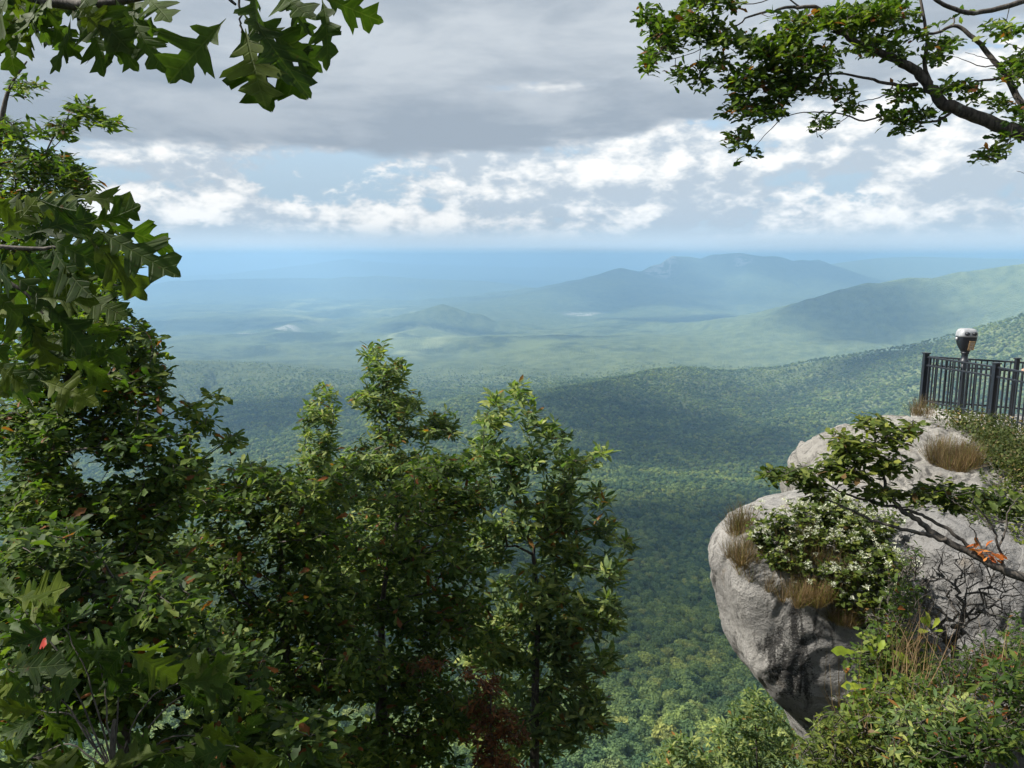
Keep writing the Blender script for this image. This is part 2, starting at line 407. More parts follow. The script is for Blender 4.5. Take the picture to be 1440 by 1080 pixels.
class Leaves:
    def __init__(s): s.v = []; s.f = []; s.t = []; s.lx = []; s.ly = []; s.n = 0
    def add(s, kind, pos, direc, length, up=None, g=None, tint=None, curl=0.25, fold=0.25):
        g = g or rng
        tv_, tq = TPL[kind]
        N = len(pos); direc = norm(direc)
        if up is None: up = np.tile((0, 0, 1.0), (N, 1)) + g.normal(0, .45, (N, 3))
        y = norm(np.cross(up, direc)); z = norm(np.cross(direc, y))
        length = np.broadcast_to(length, (N,))
        cu = curl*g.uniform(.2, 1.6, (N, 1)); fo = fold*g.uniform(.1, 1.6, (N, 1)); tw = g.normal(0, .4, (N, 1)); sw = g.normal(0, .10, (N, 1))
        lx, ly = tv_[None, :, 0], tv_[None, :, 1]*g.uniform(.8, 1.15, (N, 1))
        lz = -cu*lx*lx + fo*np.abs(ly) + tw*ly*lx + .03*np.sin(lx*14+cu*40)*np.sign(ly)*np.abs(ly)*3
        ly = ly*(1+g.normal(0, .10, ly.shape)) + sw*lx*lx
        w = pos[:, None, :] + length[:, None, None]*(lx[..., None]*direc[:, None, :]+ly[..., None]*y[:, None, :]+lz[..., None]*z[:, None, :])
        k = tv_.shape[0]
        s.v.append(w.reshape(-1, 3)); s.f.append((tq[None]+(np.arange(N)*k)[:, None, None]).reshape(-1, 4)+s.n); s.n += N*k
        t = g.random(N) if tint is None else np.broadcast_to(tint, (N,))
        s.t.append(np.repeat(t, k)); s.lx.append(np.tile(tv_[:, 0], N)); s.ly.append(np.tile(np.abs(tv_[:, 1]), N))
    def build(s, name, mat, parent=None, origin=None, veins=False):
        return mesh_np(name, np.concatenate(s.v), np.concatenate(s.f), mat, parent, False, {'tint': np.concatenate(s.t), **({'lx': np.concatenate(s.lx), 'ly': np.concatenate(s.ly)} if veins else {})}, origin)

def rosettes(L, kind, tips, dirs, n, length, g, spread=(35, 105), lean=0.35, tint=None, up_bias=0.0, jitter=0.02, curl=.25):
    """n leaves fanned round every twig tip"""
    N = len(tips)
    if N == 0: return
    dirs = norm(dirs + np.array([0, 0, up_bias]))
    a = norm(np.cross(dirs, np.tile((0.3, 0.5, 0.81), (N, 1)))); b = np.cross(dirs, a)
    for k in range(n):
        ph = k*2.399+g.uniform(0, 6.28, N)*.25+np.arange(N)
        th = np.radians(g.uniform(spread[0], spread[1], N))
        d = np.cos(th)[:, None]*dirs + np.sin(th)[:, None]*(np.cos(ph)[:, None]*a+np.sin(ph)[:, None]*b)
        d[:, 2] -= lean*g.uniform(0, 1, N)
        p = tips - dirs*(g.uniform(0, 1, N)*length*.5)[:, None] + g.normal(0, jitter, (N, 3))
        keep = g.random(N) < .93
        tt = None if tint is None else tint[keep]
        L.add(kind, p[keep], d[keep], (length*g.uniform(.6, 1.15, N))[keep], g=g, tint=tt, curl=curl)

def grow(trunk, targets, bf=0.35):
    """joins target points to the trunk by a short branching tree; returns nodes, parents"""
    nodes = [np.array(p, float) for p in trunk]; par = [-1]+list(range(len(trunk)-1))
    pl = [0.0]
    for i in range(1, len(trunk)): pl.append(pl[-1]+np.linalg.norm(nodes[i]-nodes[i-1]))
    pl = list(np.array(pl)*.5)
    T = np.array(targets, float); M = len(T)
    best = np.full(M, 1e9); bp = np.zeros(M, int); done = np.zeros(M, bool)
    def upd(i):
        d = np.linalg.norm(T-nodes[i], axis=1)
        c = d+bf*(pl[i]+d)
        m = c < best; best[m] = c[m]; bp[m] = i
    for i in range(len(nodes)): upd(i)
    isleaf = []
    for _ in range(M):
        j = int(np.argmin(np.where(done, 1e9, best))); done[j] = True
        p = bp[j]; d = np.linalg.norm(T[j]-nodes[p])
        nseg = max(1, int(d/0.35)) if d > .5 else 1
        prev = p
        for q in range(1, nseg):
            mpt = nodes[p]+(T[j]-nodes[p])*q/nseg+np.array([0, 0, -.05*d*math.sin(math.pi*q/nseg)])+rng.normal(0, .035*d/nseg, 3)
            nodes.append(mpt); par.append(prev); pl.append(pl[prev]+d/nseg); prev = len(nodes)-1; upd(prev)
        nodes.append(T[j]); par.append(prev); pl.append(pl[prev]+d/nseg); upd(len(nodes)-1)
    return np.array(nodes), np.array(par)

def radii(par, tip=.003, ex=.48, rmax=.3):
    n = len(par); cnt = np.zeros(n); kids = np.zeros(n, int)
    for i in range(n):
        if par[i] >= 0: kids[par[i]] += 1
    order = np.arange(n)
    cnt[kids == 0] = 1
    for i in order[::-1]:                     # parents always come before children
        if par[i] >= 0: cnt[par[i]] += cnt[i]
    return np.minimum(tip*np.maximum(cnt, 1)**ex, rmax), kids

class Tubes:
    def __init__(s): s.v = []; s.f = []; s.n = 0
    def tube(s, pts, rad, sides=6):
        pts = np.asarray(pts, float); rad = np.asarray(rad, float)
        if len(pts) < 2: return
        t = np.gradient(pts, axis=0); t = norm(t)
        ref = np.array([.31, .17, .93]) if abs(t[0][2]) < .9 else np.array([.9, .3, .1])
        a = norm(np.cross(t, ref)); b = np.cross(t, a)
        ph = np.linspace(0, 2*math.pi, sides, endpoint=False)
        ring = pts[:, None]+rad[:, None, None]*(np.cos(ph)[None, :, None]*a[:, None]+np.sin(ph)[None, :, None]*b[:, None])
        m = len(pts)
        i, j = np.meshgrid(np.arange(m-1), np.arange(sides), indexing='ij'); i = i.ravel(); j = j.ravel(); j2 = (j+1) % sides
        s.v.append(ring.reshape(-1, 3)); s.f.append(np.stack([i*sides+j, i*sides+j2, (i+1)*sides+j2, (i+1)*sides+j], -1)+s.n); s.n += m*sides
    def skeleton(s, nodes, par, r, kids, sel=None):
        """tubes along chains of the thickest child"""
        n = len(par); ch = [[] for _ in range(n)]
        for i in range(n):
            if par[i] >= 0: ch[par[i]].append(i)
        starts = [(i, -1) for i in range(n) if par[i] < 0]
        while starts:
            i, p0 = starts.pop()
            chain = [] if p0 < 0 else [p0]
            while True:
                chain.append(i)
                if not ch[i]: break
                c = sorted(ch[i], key=lambda q: -r[q])
                for q in c[1:]: starts.append((q, i))
                i = c[0]
            rad = r[chain].copy()
            if p0 >= 0 and len(chain) > 1: rad[0] = min(rad[0], rad[1]*1.25)
            rad[-1] *= .6
            mx = rad.max()
            s.tube(nodes[chain], rad, 9 if mx > .05 else (6 if mx > .012 else 4))
    def build(s, name, mat, parent=None, origin=None):
        return mesh_np(name, np.concatenate(s.v), np.concatenate(s.f), mat, parent, True, None, origin)

def smooth_path(pts, k=5):
    """Catmull-Rom through control points (n,4: xyz + radius)"""
    p = np.asarray(pts, float); q = np.concatenate([[2*p[0]-p[1]], p, [2*p[-1]-p[-2]]])
    o = []
    for i in range(1, len(q)-2):
        for t in np.arange(k)/k:
            o.append(.5*((2*q[i])+(-q[i-1]+q[i+1])*t+(2*q[i-1]-5*q[i]+4*q[i+1]-q[i+2])*t*t+(-q[i-1]+3*q[i]-3*q[i+1]+q[i+2])*t**3))
    o.append(p[-1]); return np.array(o)

def blob_points(blobs, d, dr, dens, g, gap=.0):
    """points inside soft clumps (px, py, rx, ry[, d]) of a crown; dens = points per 1000 square pixels"""
    out_ = []
    for b in blobs:
        px, py, rx, ry = b[:4]; dd = b[4] if len(b) > 4 else d
        n = max(3, int(dens*math.pi*rx*ry/1000))
        u = g.normal(0, 1, (n, 3)); u = norm(u)*(g.random((n, 1))**.45)
        for a in u: out_.append(P(px+a[0]*rx, py+a[1]*ry, dd+a[2]*dr))
    out_ = np.array(out_)
    if gap:
        f = fbm(out_[:, 0]*1.7, out_[:, 1]*1.7, out_[:, 2]*1.7, 2)
        out_ = out_[f > -0.5+gap]
    return out_

# ---- foliage materials
def leaf_mat(name, dark, mid, light, odd=(0.16, 0.06, 0.02), odd_at=0.97, rough=0.6, trans=0.45, gloss=0.18, veins=False):
    m, nt, out = new_mat(name)
    at = nt.node('ShaderNodeAttribute', attribute_name='tint').outputs['Fac']
    c = nt.mix(nt.ramp(at, 0.0, 0.55), dark, mid)
    c = nt.mix(nt.ramp(at, 0.55, 0.95), c, light)
    c = nt.mix(nt.math('GREATER_THAN', at, odd_at), c, odd)
    co = nt.node('ShaderNodeTexCoord').outputs['Object']
    n = nt.noise(co, 22.0, 4, 0.6)
    c = nt.mix(1.0, c, nt.mix(nt.ramp(n, .3, .7), (.72, .72, .72), (1.2, 1.2, 1.15)), 'MULTIPLY')
    big = nt.noise(co, 1.1, 3, 0.5)
    c = nt.mix(1.0, c, nt.mix(nt.ramp(big, .35, .65), (.75, .8, .8), (1.2, 1.15, 1.0)), 'MULTIPLY')
    hgt = None
    if veins:                                   # midrib and slanting side veins, brown nibbled spots
        lx = nt.node('ShaderNodeAttribute', attribute_name='lx').outputs['Fac']; ly = nt.node('ShaderNodeAttribute', attribute_name='ly').outputs['Fac']
        mid_ = nt.ramp(ly, .004, .014, 1, 0)
        fr = nt.math('FRACT', nt.math('MULTIPLY', nt.math('SUBTRACT', lx, nt.math('MULTIPLY', ly, .8)), 8.0))
        side_ = nt.ramp(nt.math('ABSOLUTE', nt.math('SUBTRACT', fr, .5)), .05, .12, .7, 0)
        vn = nt.math('MAXIMUM', mid_, side_)
        c = nt.mix(nt.math('MULTIPLY', vn, .30), c, (.10, .13, .035))
        sp = nt.noise(co, 34.0, 3, .6)
        c = nt.mix(nt.ramp(sp, .66, .72, 0, .8), c, (.06, .035, .015))
        hgt = nt.math('SUBTRACT', nt.math('MULTIPLY', n, .5), nt.math('MULTIPLY', vn, .8))
    pb = nt.node('ShaderNodeBsdfPrincipled', ins={'Base Color': c, 'Roughness': rough, 'Specular IOR Level': gloss})
    if hgt is not None:
        bn = nt.node('ShaderNodeBump', ins={'Strength': .7, 'Distance': .004, 'Height': hgt}); nt.l.new(bn.outputs[0], pb.inputs['Normal'])
    tl = nt.node('ShaderNodeBsdfTranslucent', ins={'Color': nt.mix(1.0, c, (1.15, 1.35, .45), 'MULTIPLY')})
    ms = nt.node('ShaderNodeMixShader', ins={0: trans, 1: pb.outputs[0], 2: tl.outputs[0]})
    nt.l.new(ms.outputs[0], out.inputs[0])
    return m
M_OAK = leaf_mat('oak_leaf', (.030, .060, .012), (.066, .108, .020), (.14, .175, .034))
M_BIG = leaf_mat('big_lobed_leaf', (.020, .042, .008), (.040, .070, .010), (.085, .11, .014), rough=.6, trans=.45, gloss=.14, veins=True, odd=(.13, .11, .02), odd_at=2)
M_PALE = leaf_mat('pale_oak_leaf', (.062, .105, .045), (.125, .175, .066), (.24, .27, .09), odd=(.2, .10, .03), odd_at=.975)
M_DARK = leaf_mat('dark_leaf', (.018, .040, .008), (.040, .074, .014), (.09, .12, .024))
M_BUSH = leaf_mat('bush_leaf', (.042, .066, .015), (.080, .110, .024), (.17, .19, .045), odd=(.13, .08, .035), odd_at=.965, rough=.5)
M_BROWN = leaf_mat('withered_leaf', (.07, .028, .015), (.12, .05, .025), (.19, .08, .03), odd=(.06, .07, .02), odd_at=.9, rough=.6)
M_LIME = leaf_mat('lime_leaf', (.14, .19, .02), (.20, .26, .025), (.27, .31, .05), odd_at=2, rough=.45)
M_STRAW = leaf_mat('straw_grass', (.085, .055, .032), (.15, .10, .058), (.24, .18, .11), odd=(.10, .12, .03), odd_at=.9, rough=.7, trans=.3)
M_GRASS = leaf_mat('green_grass', (.03, .045, .012), (.055, .072, .018), (.11, .12, .04), odd=(.16, .12, .06), odd_at=.88, rough=.6, trans=.3)
M_WHITE = leaf_mat('white_petal', (.38, .39, .32), (.50, .51, .44), (.62, .62, .56), odd=(.3, .27, .2), odd_at=.9, rough=.7, trans=.3)
M_ORANGE = leaf_mat('orange_leaf', (.30, .07, .02), (.42, .12, .03), (.5, .2, .06), odd_at=2, rough=.55)
M_RED = leaf_mat('red_leaf', (.20, .012, .012), (.30, .02, .018), (.36, .04, .02), odd_at=2, rough=.5)
def bark_mat(name, a, b):
    m, nt, out = new_mat(name)
    co = nt.node('ShaderNodeTexCoord').outputs['Object']
    n = nt.noise(nt.vmul(co, (1, 1, .25)), 38.0, 6, .65)
    l = nt.noise(co, 6.0, 4, .6)
    c = nt.mix(nt.ramp(n, .35, .65), a, b)
    c = nt.mix(nt.ramp(l, .62, .72, 0, .55), c, (.20, .21, .17))
    pb = nt.node('ShaderNodeBsdfPrincipled', ins={'Base Color': c, 'Roughness': .85})
    bn = nt.node('ShaderNodeBump', ins={'Strength': .8, 'Distance': .006, 'Height': n}); nt.l.new(bn.outputs[0], pb.inputs['Normal'])
    nt.l.new(pb.outputs[0], out.inputs[0]); return m
M_BARK = bark_mat('oak_bark', (.018, .014, .011), (.075, .062, .05))
M_TWIG = bark_mat('dark_twig', (.020, .017, .014), (.075, .064, .052))

def make_tree(name, label, cat, trunk, targets, leaf, length, n, mat, g, group=None, bf=.35, tip=.0028, ex=.48, rmax=.2,
              lean=.35, up_bias=.5, spread=(35, 105), base_r=None, bark=None, extra=None, along=True, leafy=1.0, stem_name='trunk', crown_name='crown', curl=.25, tint_fn=None):
    """trunk: control points from the root up; targets: twig tips"""
    root = np.array(trunk[0], float)
    tp = smooth_path(np.array([list(p[:3])+[0] for p in trunk]), 4)[:, :3]
    nodes, par = grow(tp, targets, bf)
    r, kids = radii(par, tip, ex, rmax)
    if base_r is not None:                      # the bole swells to the root
        k = len(tp); want = .012+(base_r-.012)*np.linspace(1, 0, k)**1.6
        r[:k] = np.maximum(r[:k], want)
    T = Tubes(); T.skeleton(nodes, par, r, kids)
    L = Leaves()
    ch_dir = nodes-nodes[np.maximum(par, 0)]
    tips = np.arange(len(tp), len(nodes))
    if leafy < 1: tips = tips[g.random(len(tips)) < leafy]
    tips = tips[r[tips] < tip*5]
    tf = lambda p: None if tint_fn is None else tint_fn(p)
    rosettes(L, leaf, nodes[tips], ch_dir[tips], n, length, g, spread, lean, tf(nodes[tips]), up_bias, curl=curl)
    if along:
        mid = (nodes[tips]+nodes[np.maximum(par[tips], 0)])/2
        rosettes(L, leaf, mid, ch_dir[tips], max(1, n//3), length*.9, g, (50, 110), lean, tf(mid), up_bias, curl=curl)
    e = empty(name, root); tag(e, label, cat, group)
    T.build(stem_name, bark or M_BARK, e, root)
    L.build(crown_name, mat, e, root)
    if extra: extra(e, root, nodes, tips)
    return e
def ground(x, y): return float(height(np.array([x]), np.array([y]))[0])
def G(x, y, dz=-.1): return (x, y, ground(x, y)+dz)
# ================================================================== the near trees
def rnd(s): return np.random.default_rng(s)
def base_under(px, d, py=1100):
    p = P(px, py, d); return G(p[0], p[1], -.2)

# tree with a tall ragged top right of the leafy mass
g = rnd(11)
t = blob_points([(525, 492, 20, 17), (530, 525, 30, 24), (553, 522, 20, 24), (515, 560, 28, 24), (560, 570, 36, 24), (535, 612, 48, 28), (520, 655, 60, 34),
                 (600, 602, 32, 20), (624, 592, 20, 20), (637, 608, 13, 12), (580, 660, 55, 34), (560, 720, 80, 45), (540, 800, 80, 50)], 13, .8, 26, g, .18)
make_tree('oak_tree', 'tall thin oak whose ragged top stands highest in the middle of the view', 'tree',
          [base_under(540, 13), P(540, 1000, 13), P(537, 850, 13), P(536, 740, 13)], t,
          'lance', .172, 9, M_PALE, g, base_r=.13, lean=.2, up_bias=.9)
g = rnd(12)
t = blob_points([(455, 553, 15, 15), (444, 578, 22, 18), (462, 585, 15, 18), (432, 607, 18, 16), (458, 620, 22, 20), (440, 645, 28, 22), (440, 690, 45, 35), (455, 760, 55, 50)], 13.6, .7, 25, g, .18)
make_tree('oak_tree', 'slim oak crown just left of the tallest ragged treetop, with a hole in its leaves', 'tree',
          [base_under(450, 13.6), P(452, 950, 13.6), P(450, 800, 13.6), P(447, 720, 13.6)], t,
          'lance', .172, 9, M_PALE, g, base_r=.1, lean=.2, up_bias=.9)
# open crowned tree nearest the gap
g = rnd(13)
t = blob_points([(728, 545, 16, 20), (705, 572, 22, 22), (688, 600, 17, 25), (742, 578, 12, 20), (762, 603, 24, 19), (787, 622, 15, 25), (750, 640, 34, 25), (800, 652, 22, 20),
                 (845, 630, 13, 12), (828, 648, 12, 12), (700, 648, 28, 25), (672, 640, 19, 22), (718, 690, 26, 22), (790, 690, 31, 25), (838, 702, 21, 20), (760, 738, 52, 37), (850, 742, 24, 20),
                 (884, 762, 13, 11), (690, 755, 38, 40), (800, 788, 47, 34), (862, 800, 17, 25), (735, 838, 52, 40), (832, 858, 29, 22), (700, 900, 52, 50),
                 (850, 925, 17, 22), (760, 930, 43, 50), (835, 1005, 21, 30), (780, 1025, 52, 56), (700, 1010, 52, 62), (800, 880, 43, 50), (820, 960, 34, 44), (790, 740, 34, 28), (860, 860, 19, 28)], 11, .8, 11, g, .3)
make_tree('oak_tree', 'open branched oak with bright leaf sprays at the right edge of the leafy mass', 'tree',
          [base_under(752, 11), P(752, 1010, 11), P(757, 870, 11), P(750, 780, 11)], t,
          'lance', .205, 10, M_PALE, g, base_r=.11, lean=.15, up_bias=1.0, spread=(25, 90))
# dense dark crowns in front
g = rnd(14)
t = blob_points([(380, 678, 52, 26), (450, 690, 55, 30), (320, 705, 55, 35), (420, 750, 80, 45), (300, 790, 80, 55), (440, 840, 85, 55), (330, 890, 85, 60), (470, 930, 85, 60), (360, 990, 90, 60), (450, 1060, 90, 60), (480, 660, 40, 22), (260, 690, 60, 30), (350, 655, 30, 14)], 8.6, 1.1, 15, g, .1)
make_tree('oak_tree', 'dense dark green tree filling the lower left below the sunlit middle treetops', 'tree',
          [base_under(400, 8.6), P(405, 1050, 8.6), P(400, 900, 8.6), P(395, 780, 8.6), P(390, 700, 8.6)], t,
          'oak', .135, 8, M_OAK, g, base_r=.12, lean=.3, up_bias=.6)
g = rnd(15)
t = blob_points([(560, 700, 60, 35), (630, 690, 50, 40), (660, 720, 30, 40), (540, 770, 80, 50), (630, 790, 60, 55), (540, 860, 75, 50), (640, 880, 55, 50), (560, 950, 80, 55), (640, 1000, 60, 50), (560, 1050, 90, 50), (655, 645, 30, 24), (672, 690, 36, 30), (600, 655, 40, 24), (660, 830, 40, 40)], 9.6, 1.0, 12, g, .25)
make_tree('oak_tree', 'bushy green tree with a dark stem standing under the tallest ragged treetop', 'tree',
          [base_under(535, 9.6), P(537, 1040, 9.6), P(536, 920, 9.6), P(540, 830, 9.6), P(560, 730, 9.6)], t,
          'oak', .14, 8, M_OAK, g, base_r=.12, lean=.3, up_bias=.6)
# the tall tree at the left edge
g = rnd(16)
t = blob_points([(25, 225, 50, 28), (85, 245, 42, 34), (110, 262, 26, 30), (30, 285, 55, 38), (95, 305, 40, 30), (110, 150, 40, 14), (150, 172, 24, 13), (80, 178, 35, 16), (40, 120, 25, 12), (15, 180, 30, 20), (20, 350, 60, 40)], 8.2, .8, 20, g, .15)
make_tree('oak_tree', 'small leaved tree high at the left edge under the hanging lobed leaves', 'tree',
          [G(-7.0, 6.6), P(-90, 900, 7.8), P(-70, 600, 8), P(-35, 400, 8.1), P(-10, 260, 8.2), P(2, 170, 8.2), P(14, 122, 8.2), P(38, 86, 8.2)], t,
          'lance', .125, 7, M_OAK, g, base_r=.14, lean=.3, up_bias=.5)
g = rnd(17)
t = blob_points([(150, 395, 30, 36), (165, 360, 14, 22), (125, 445, 60, 38), (188, 480, 38, 30), (205, 520, 32, 26), (60, 500, 70, 50), (150, 545, 70, 42), (225, 545, 14, 20), (55, 600, 80, 60), (180, 610, 62, 46), (240, 665, 55, 30),
                 (60, 700, 80, 60), (180, 715, 80, 50), (270, 572, 16, 10), (298, 556, 14, 9), (282, 592, 18, 14), (322, 615, 20, 12), (262, 612, 14, 14), (268, 640, 18, 12), (100, 800, 90, 60), (220, 800, 80, 55), (30, 860, 70, 60)], 6.6, .8, 16, g, .1)
make_tree('oak_tree', 'leafy tree at the left edge with one spray reaching out over the valley', 'tree',
          [G(-3.6, 5.0), P(60, 1050, 6.4), P(50, 850, 6.5), P(70, 700, 6.6), P(90, 560, 6.6), P(120, 450, 6.6)], t,
          'oak', .115, 8, M_OAK, g, base_r=.11, lean=.3, up_bias=.5)
g = rnd(18)
t = blob_points([(70, 780, 80, 50), (200, 850, 90, 55), (60, 900, 80, 50), (300, 940, 80, 50), (170, 960, 90, 55), (60, 1020, 80, 50), (280, 1050, 90, 45), (420, 1040, 60, 45)], 4.6, .7, 11, g, .1)
make_tree('young_tree', 'dark low tree in the bottom left corner behind the big lobed leaves', 'tree',
          [G(-1.6, 4.0), P(180, 1060, 4.6), P(170, 960, 4.6), P(160, 880, 4.6)], t,
          'oak', .115, 8, M_DARK, g, base_r=.06, lean=.3, up_bias=.5)
# withered shrub among the green
g = rnd(19)
t = blob_points([(690, 962, 20, 22), (672, 995, 22, 20), (708, 1010, 24, 18), (690, 1035, 36, 22), (728, 1030, 16, 14), (600, 935, 30, 9), (660, 945, 14, 10), (700, 1070, 40, 20)], 8.4, .3, 22, g)
make_tree('withered_shrub', 'withered shrub with reddish brown leaves at the foot of the green trees', 'shrub',
          [base_under(690, 8.4), P(692, 1090, 8.4), P(690, 1040, 8.4), P(690, 980, 8.4)], t,
          'lance', .085, 8, M_BROWN, g, tip=.0022, lean=.5, up_bias=.2, stem_name='stem', crown_name='foliage')
# treetops rising from the slope below, bottom centre
for k, (px, py, w, h, d, lab) in enumerate([(1062, 1004, 48, 34, 19, 'light green treetop rising from the slope against the foot of the grey rock'),
                                            (965, 1062, 50, 28, 17, 'yellow green treetop at the bottom edge between the tree mass and the rock')]):
    g = rnd(30+k)
    bl = [(px, py, w, h), (px-w*.7, py+h*1.1, w*.8, h), (px+w*.7, py+h*1.1, w*.7, h), (px, py+h*2.2, w*1.3, h*1.2), (px-4, py-h*.6, w*.4, h*.5)]
    t = blob_points(bl, d, 1.2, 16, g, .2)
    make_tree('oak_tree', lab, 'tree', [base_under(px, d, 1250), P(px, 1200, d), P(px+3, 1100, d), P(px, py, d)], t,
              'lance', .2, 9, M_PALE, g, base_r=.12, lean=.2, up_bias=1.0, spread=(25, 95))

# ---- the near big-leaved oak: limbs come in from beyond the left edge, large lobed leaves hang close by
def hung(L, rows, d, g, size=1.0, tint=None):
    """leaf from stalk (px, py) to tip (px, py) in the photo, d metres away"""
    for (x0, y0, x1, y1, *dz) in rows:
        a = P(x0, y0, d+(dz[0] if dz else 0)); b_ = P(x1, y1, d+(dz[0] if dz else 0)+g.normal(0, .05))
        dr = b_-a; ln = np.linalg.norm(dr)
        up = -FWD*g.uniform(.6, 1)*(1 if g.random() < .8 else -1)+np.array([0, 0, .35])+g.normal(0, .28, 3)
        L.add('lobed', a[None], dr[None], np.array([ln*size]), up=up[None], g=g, curl=.22, fold=.38, tint=tint)
g = rnd(41)
e = empty('oak_tree', G(-3.0, 1.6)); tag(e, 'close overhanging oak with large lobed leaves in the top left corner', 'tree')
rt = np.array(G(-3.0, 1.6))
T = Tubes(); L = Leaves()
def limb(T, pts, r0, r1, k=5):
    q = smooth_path(np.array([list(p)+[0] for p in pts]), k)[:, :3]
    q = q+rng.normal(0, .0025, q.shape)
    T.tube(q, np.linspace(r0, r1, len(q)), 8 if r0 > .02 else 5)
limb(T, [rt, (-3.05, 1.7, 0.0), (-2.9, 1.8, 1.4), (-2.6, 1.9, 2.4)], .11, .05)
limb(T, [(-2.95, 1.78, 1.1), P(-200, 20, 2.5), P(-40, -25, 2.5), P(90, 5, 2.45), P(200, -5, 2.4), P(290, -20, 2.4), P(332, 8, 2.4)], .035, .004)
limb(T, [P(90, 5, 2.45), P(130, 20, 2.42), P(170, 45, 2.4)], .007, .002)
limb(T, [P(290, -20, 2.4), P(330, -15, 2.4), P(337, 20, 2.4), P(341, 45, 2.4)], .006, .002)
limb(T, [P(290, -20, 2.4), P(390, -25, 2.4), P(450, -12, 2.4)], .006, .002)
limb(T, [(-3.0, 1.75, .4), P(-220, 330, 2.3), P(-60, 345, 2.3), P(60, 350, 2.34), P(120, 345, 2.34)], .016, .003)
limb(T, [P(-60, 345, 2.3), P(20, 400, 2.3), P(60, 440, 2.3)], .01, .003)
hung(L, [(318, 26, 250, 98), (337, 30, 372, 140), (345, 24, 440, 72), (342, 18, 408, 114, .05), (395, -8, 436, 40), (446, -10, 517, 26), (452, -4, 472, 66), (330, 6, 296, -30),
         (186, 22, 208, 84), (170, 30, 215, 40), (125, 25, 150, 92), (100, 20, 92, 96), (140, 18, 176, 82), (60, 5, 98, 70), (60, 5, 8, 60), (30, -10, 70, 55), (0, 10, 20, 96),
         (200, -10, 236, 20), (160, -5, 190, 45), (110, -15, 150, 50), (20, -20, -30, 60), (80, -20, 40, 50), (380, -25, 420, 20), (360, -20, 352, 40)], 2.4, g, 1.12, .4)
hung(L, [(345, 40, 362, 138), (352, 20, 410, 112)], 2.36, g, 1.05)
for _ in range(60):
    x, y = g.uniform(-60, 215), g.uniform(-60, 30); a = g.uniform(.2, 2.6)
    hung(L, [(x, y, x+math.cos(a)*62, y+math.sin(a)*52, g.uniform(-.1, .5))], 2.45, g)
hung(L, [(140, 318, 241, 328), (135, 322, 238, 386), (120, 330, 200, 398), (118, 315, 210, 300), (60, 330, 150, 380), (40, 330, 120, 300), (70, 340, 110, 420), (20, 350, 90, 390), (10, 380, 100, 440), (60, 430, 140, 480),
         (40, 440, 60, 520), (50, 420, 130, 410), (0, 330, 60, 290), (-20, 400, 60, 470), (20, 300, 100, 262)], 2.3, g, 1.05)
for _ in range(70):
    x, y = g.uniform(-60, 120), g.uniform(270, 560); a = g.uniform(-.4, 1.6)
    hung(L, [(x, y, x+math.cos(a)*70, y+math.sin(a)*55, g.uniform(-.05, .6))], 2.3, g)
T.build('trunk', M_TWIG, e, rt); L.build('crown', M_BIG, e, rt, True)

# ---- oak sapling at our feet, bottom left
g = rnd(42)
rt = np.array(G(-1.15, 1.75, -.15))
e = empty('oak_sapling', rt); tag(e, 'oak sapling with big lobed green leaves spreading along the bottom left edge', 'sapling')
T = Tubes(); L = Leaves()
tips = [(10, 940), (60, 1000), (40, 1070), (140, 930), (180, 915), (230, 1060), (330, 1050), (250, 960), (130, 1070), (400, 1065), (20, 840), (90, 880), (320, 960)]
stem = [rt, rt+np.array([.03, .1, .25]), P(160, 1120, 2.1), P(160, 1010, 2.15)]
limb(T, stem, .012, .005)
for (x, y) in tips:
    limb(T, [P(160, 1090, 2.1), (P(160, 1060, 2.1)+P(x, y, 2.15))/2+np.array([0, 0, .04]), P(x, y, 2.15)], .003, .0014)
    for q in range(8):
        a = g.uniform(-math.pi, math.pi); ln = g.uniform(55, 92)
        hung(L, [(x, y, x+math.cos(a)*ln, y+math.sin(a)*ln*.55+10, g.uniform(-.15, .1))], 2.1, g)
T.build('stem', M_TWIG, e, rt); L.build('foliage', M_BIG, e, rt, True)
L = Leaves(); hung(L, [(70, 880, 55, 935), (60, 885, 38, 925)], 2.3, g, .8); L.build('red_leaf', M_RED, e, rt)['label'] = 'dark red autumn leaves'

# ---- the limb of a tree reaching in from the right, top
g = rnd(51)
DD = 7.2
rt = np.array(G(8.2, 5.6))
e = empty('oak_tree', rt); tag(e, 'crooked dark oak limb reaching in from the upper right corner against the clouds', 'tree')
T = Tubes(); L = Leaves()
def pl(rows, d0=DD, d1=None):
    d1 = d0 if d1 is None else d1
    return [P(x, y, d0+(d1-d0)*i/max(1, len(rows)-1)) for i, (x, y) in enumerate(rows)]
main = pl([(1620, 300), (1520, 228), (1440, 188), (1400, 175), (1362, 160), (1330, 148), (1312, 128), (1295, 107), (1268, 88), (1240, 75), (1210, 62), (1180, 44), (1165, 28), (1148, 10), (1125, 10), (1088, 14), (1060, 22), (1035, 35), (1018, 43)])
limb(T, [rt, rt+np.array([.1, .1, 2.2]), rt+np.array([0, .1, 4.2]), rt+np.array([-.2, .2, 5.4])], .17, .11)
limb(T, [rt+np.array([0, .05, 3.2]), *main[:1], main[1]], .1, .085)
q = smooth_path(np.array([list(p)+[0] for p in main[1:]]), 4)[:, :3]; q += rng.normal(0, .008, q.shape)
T.tube(q, np.interp(np.linspace(0, 1, len(q)), [0, .3, .55, .75, 1], [.068, .05, .03, .016, .004]), 9)
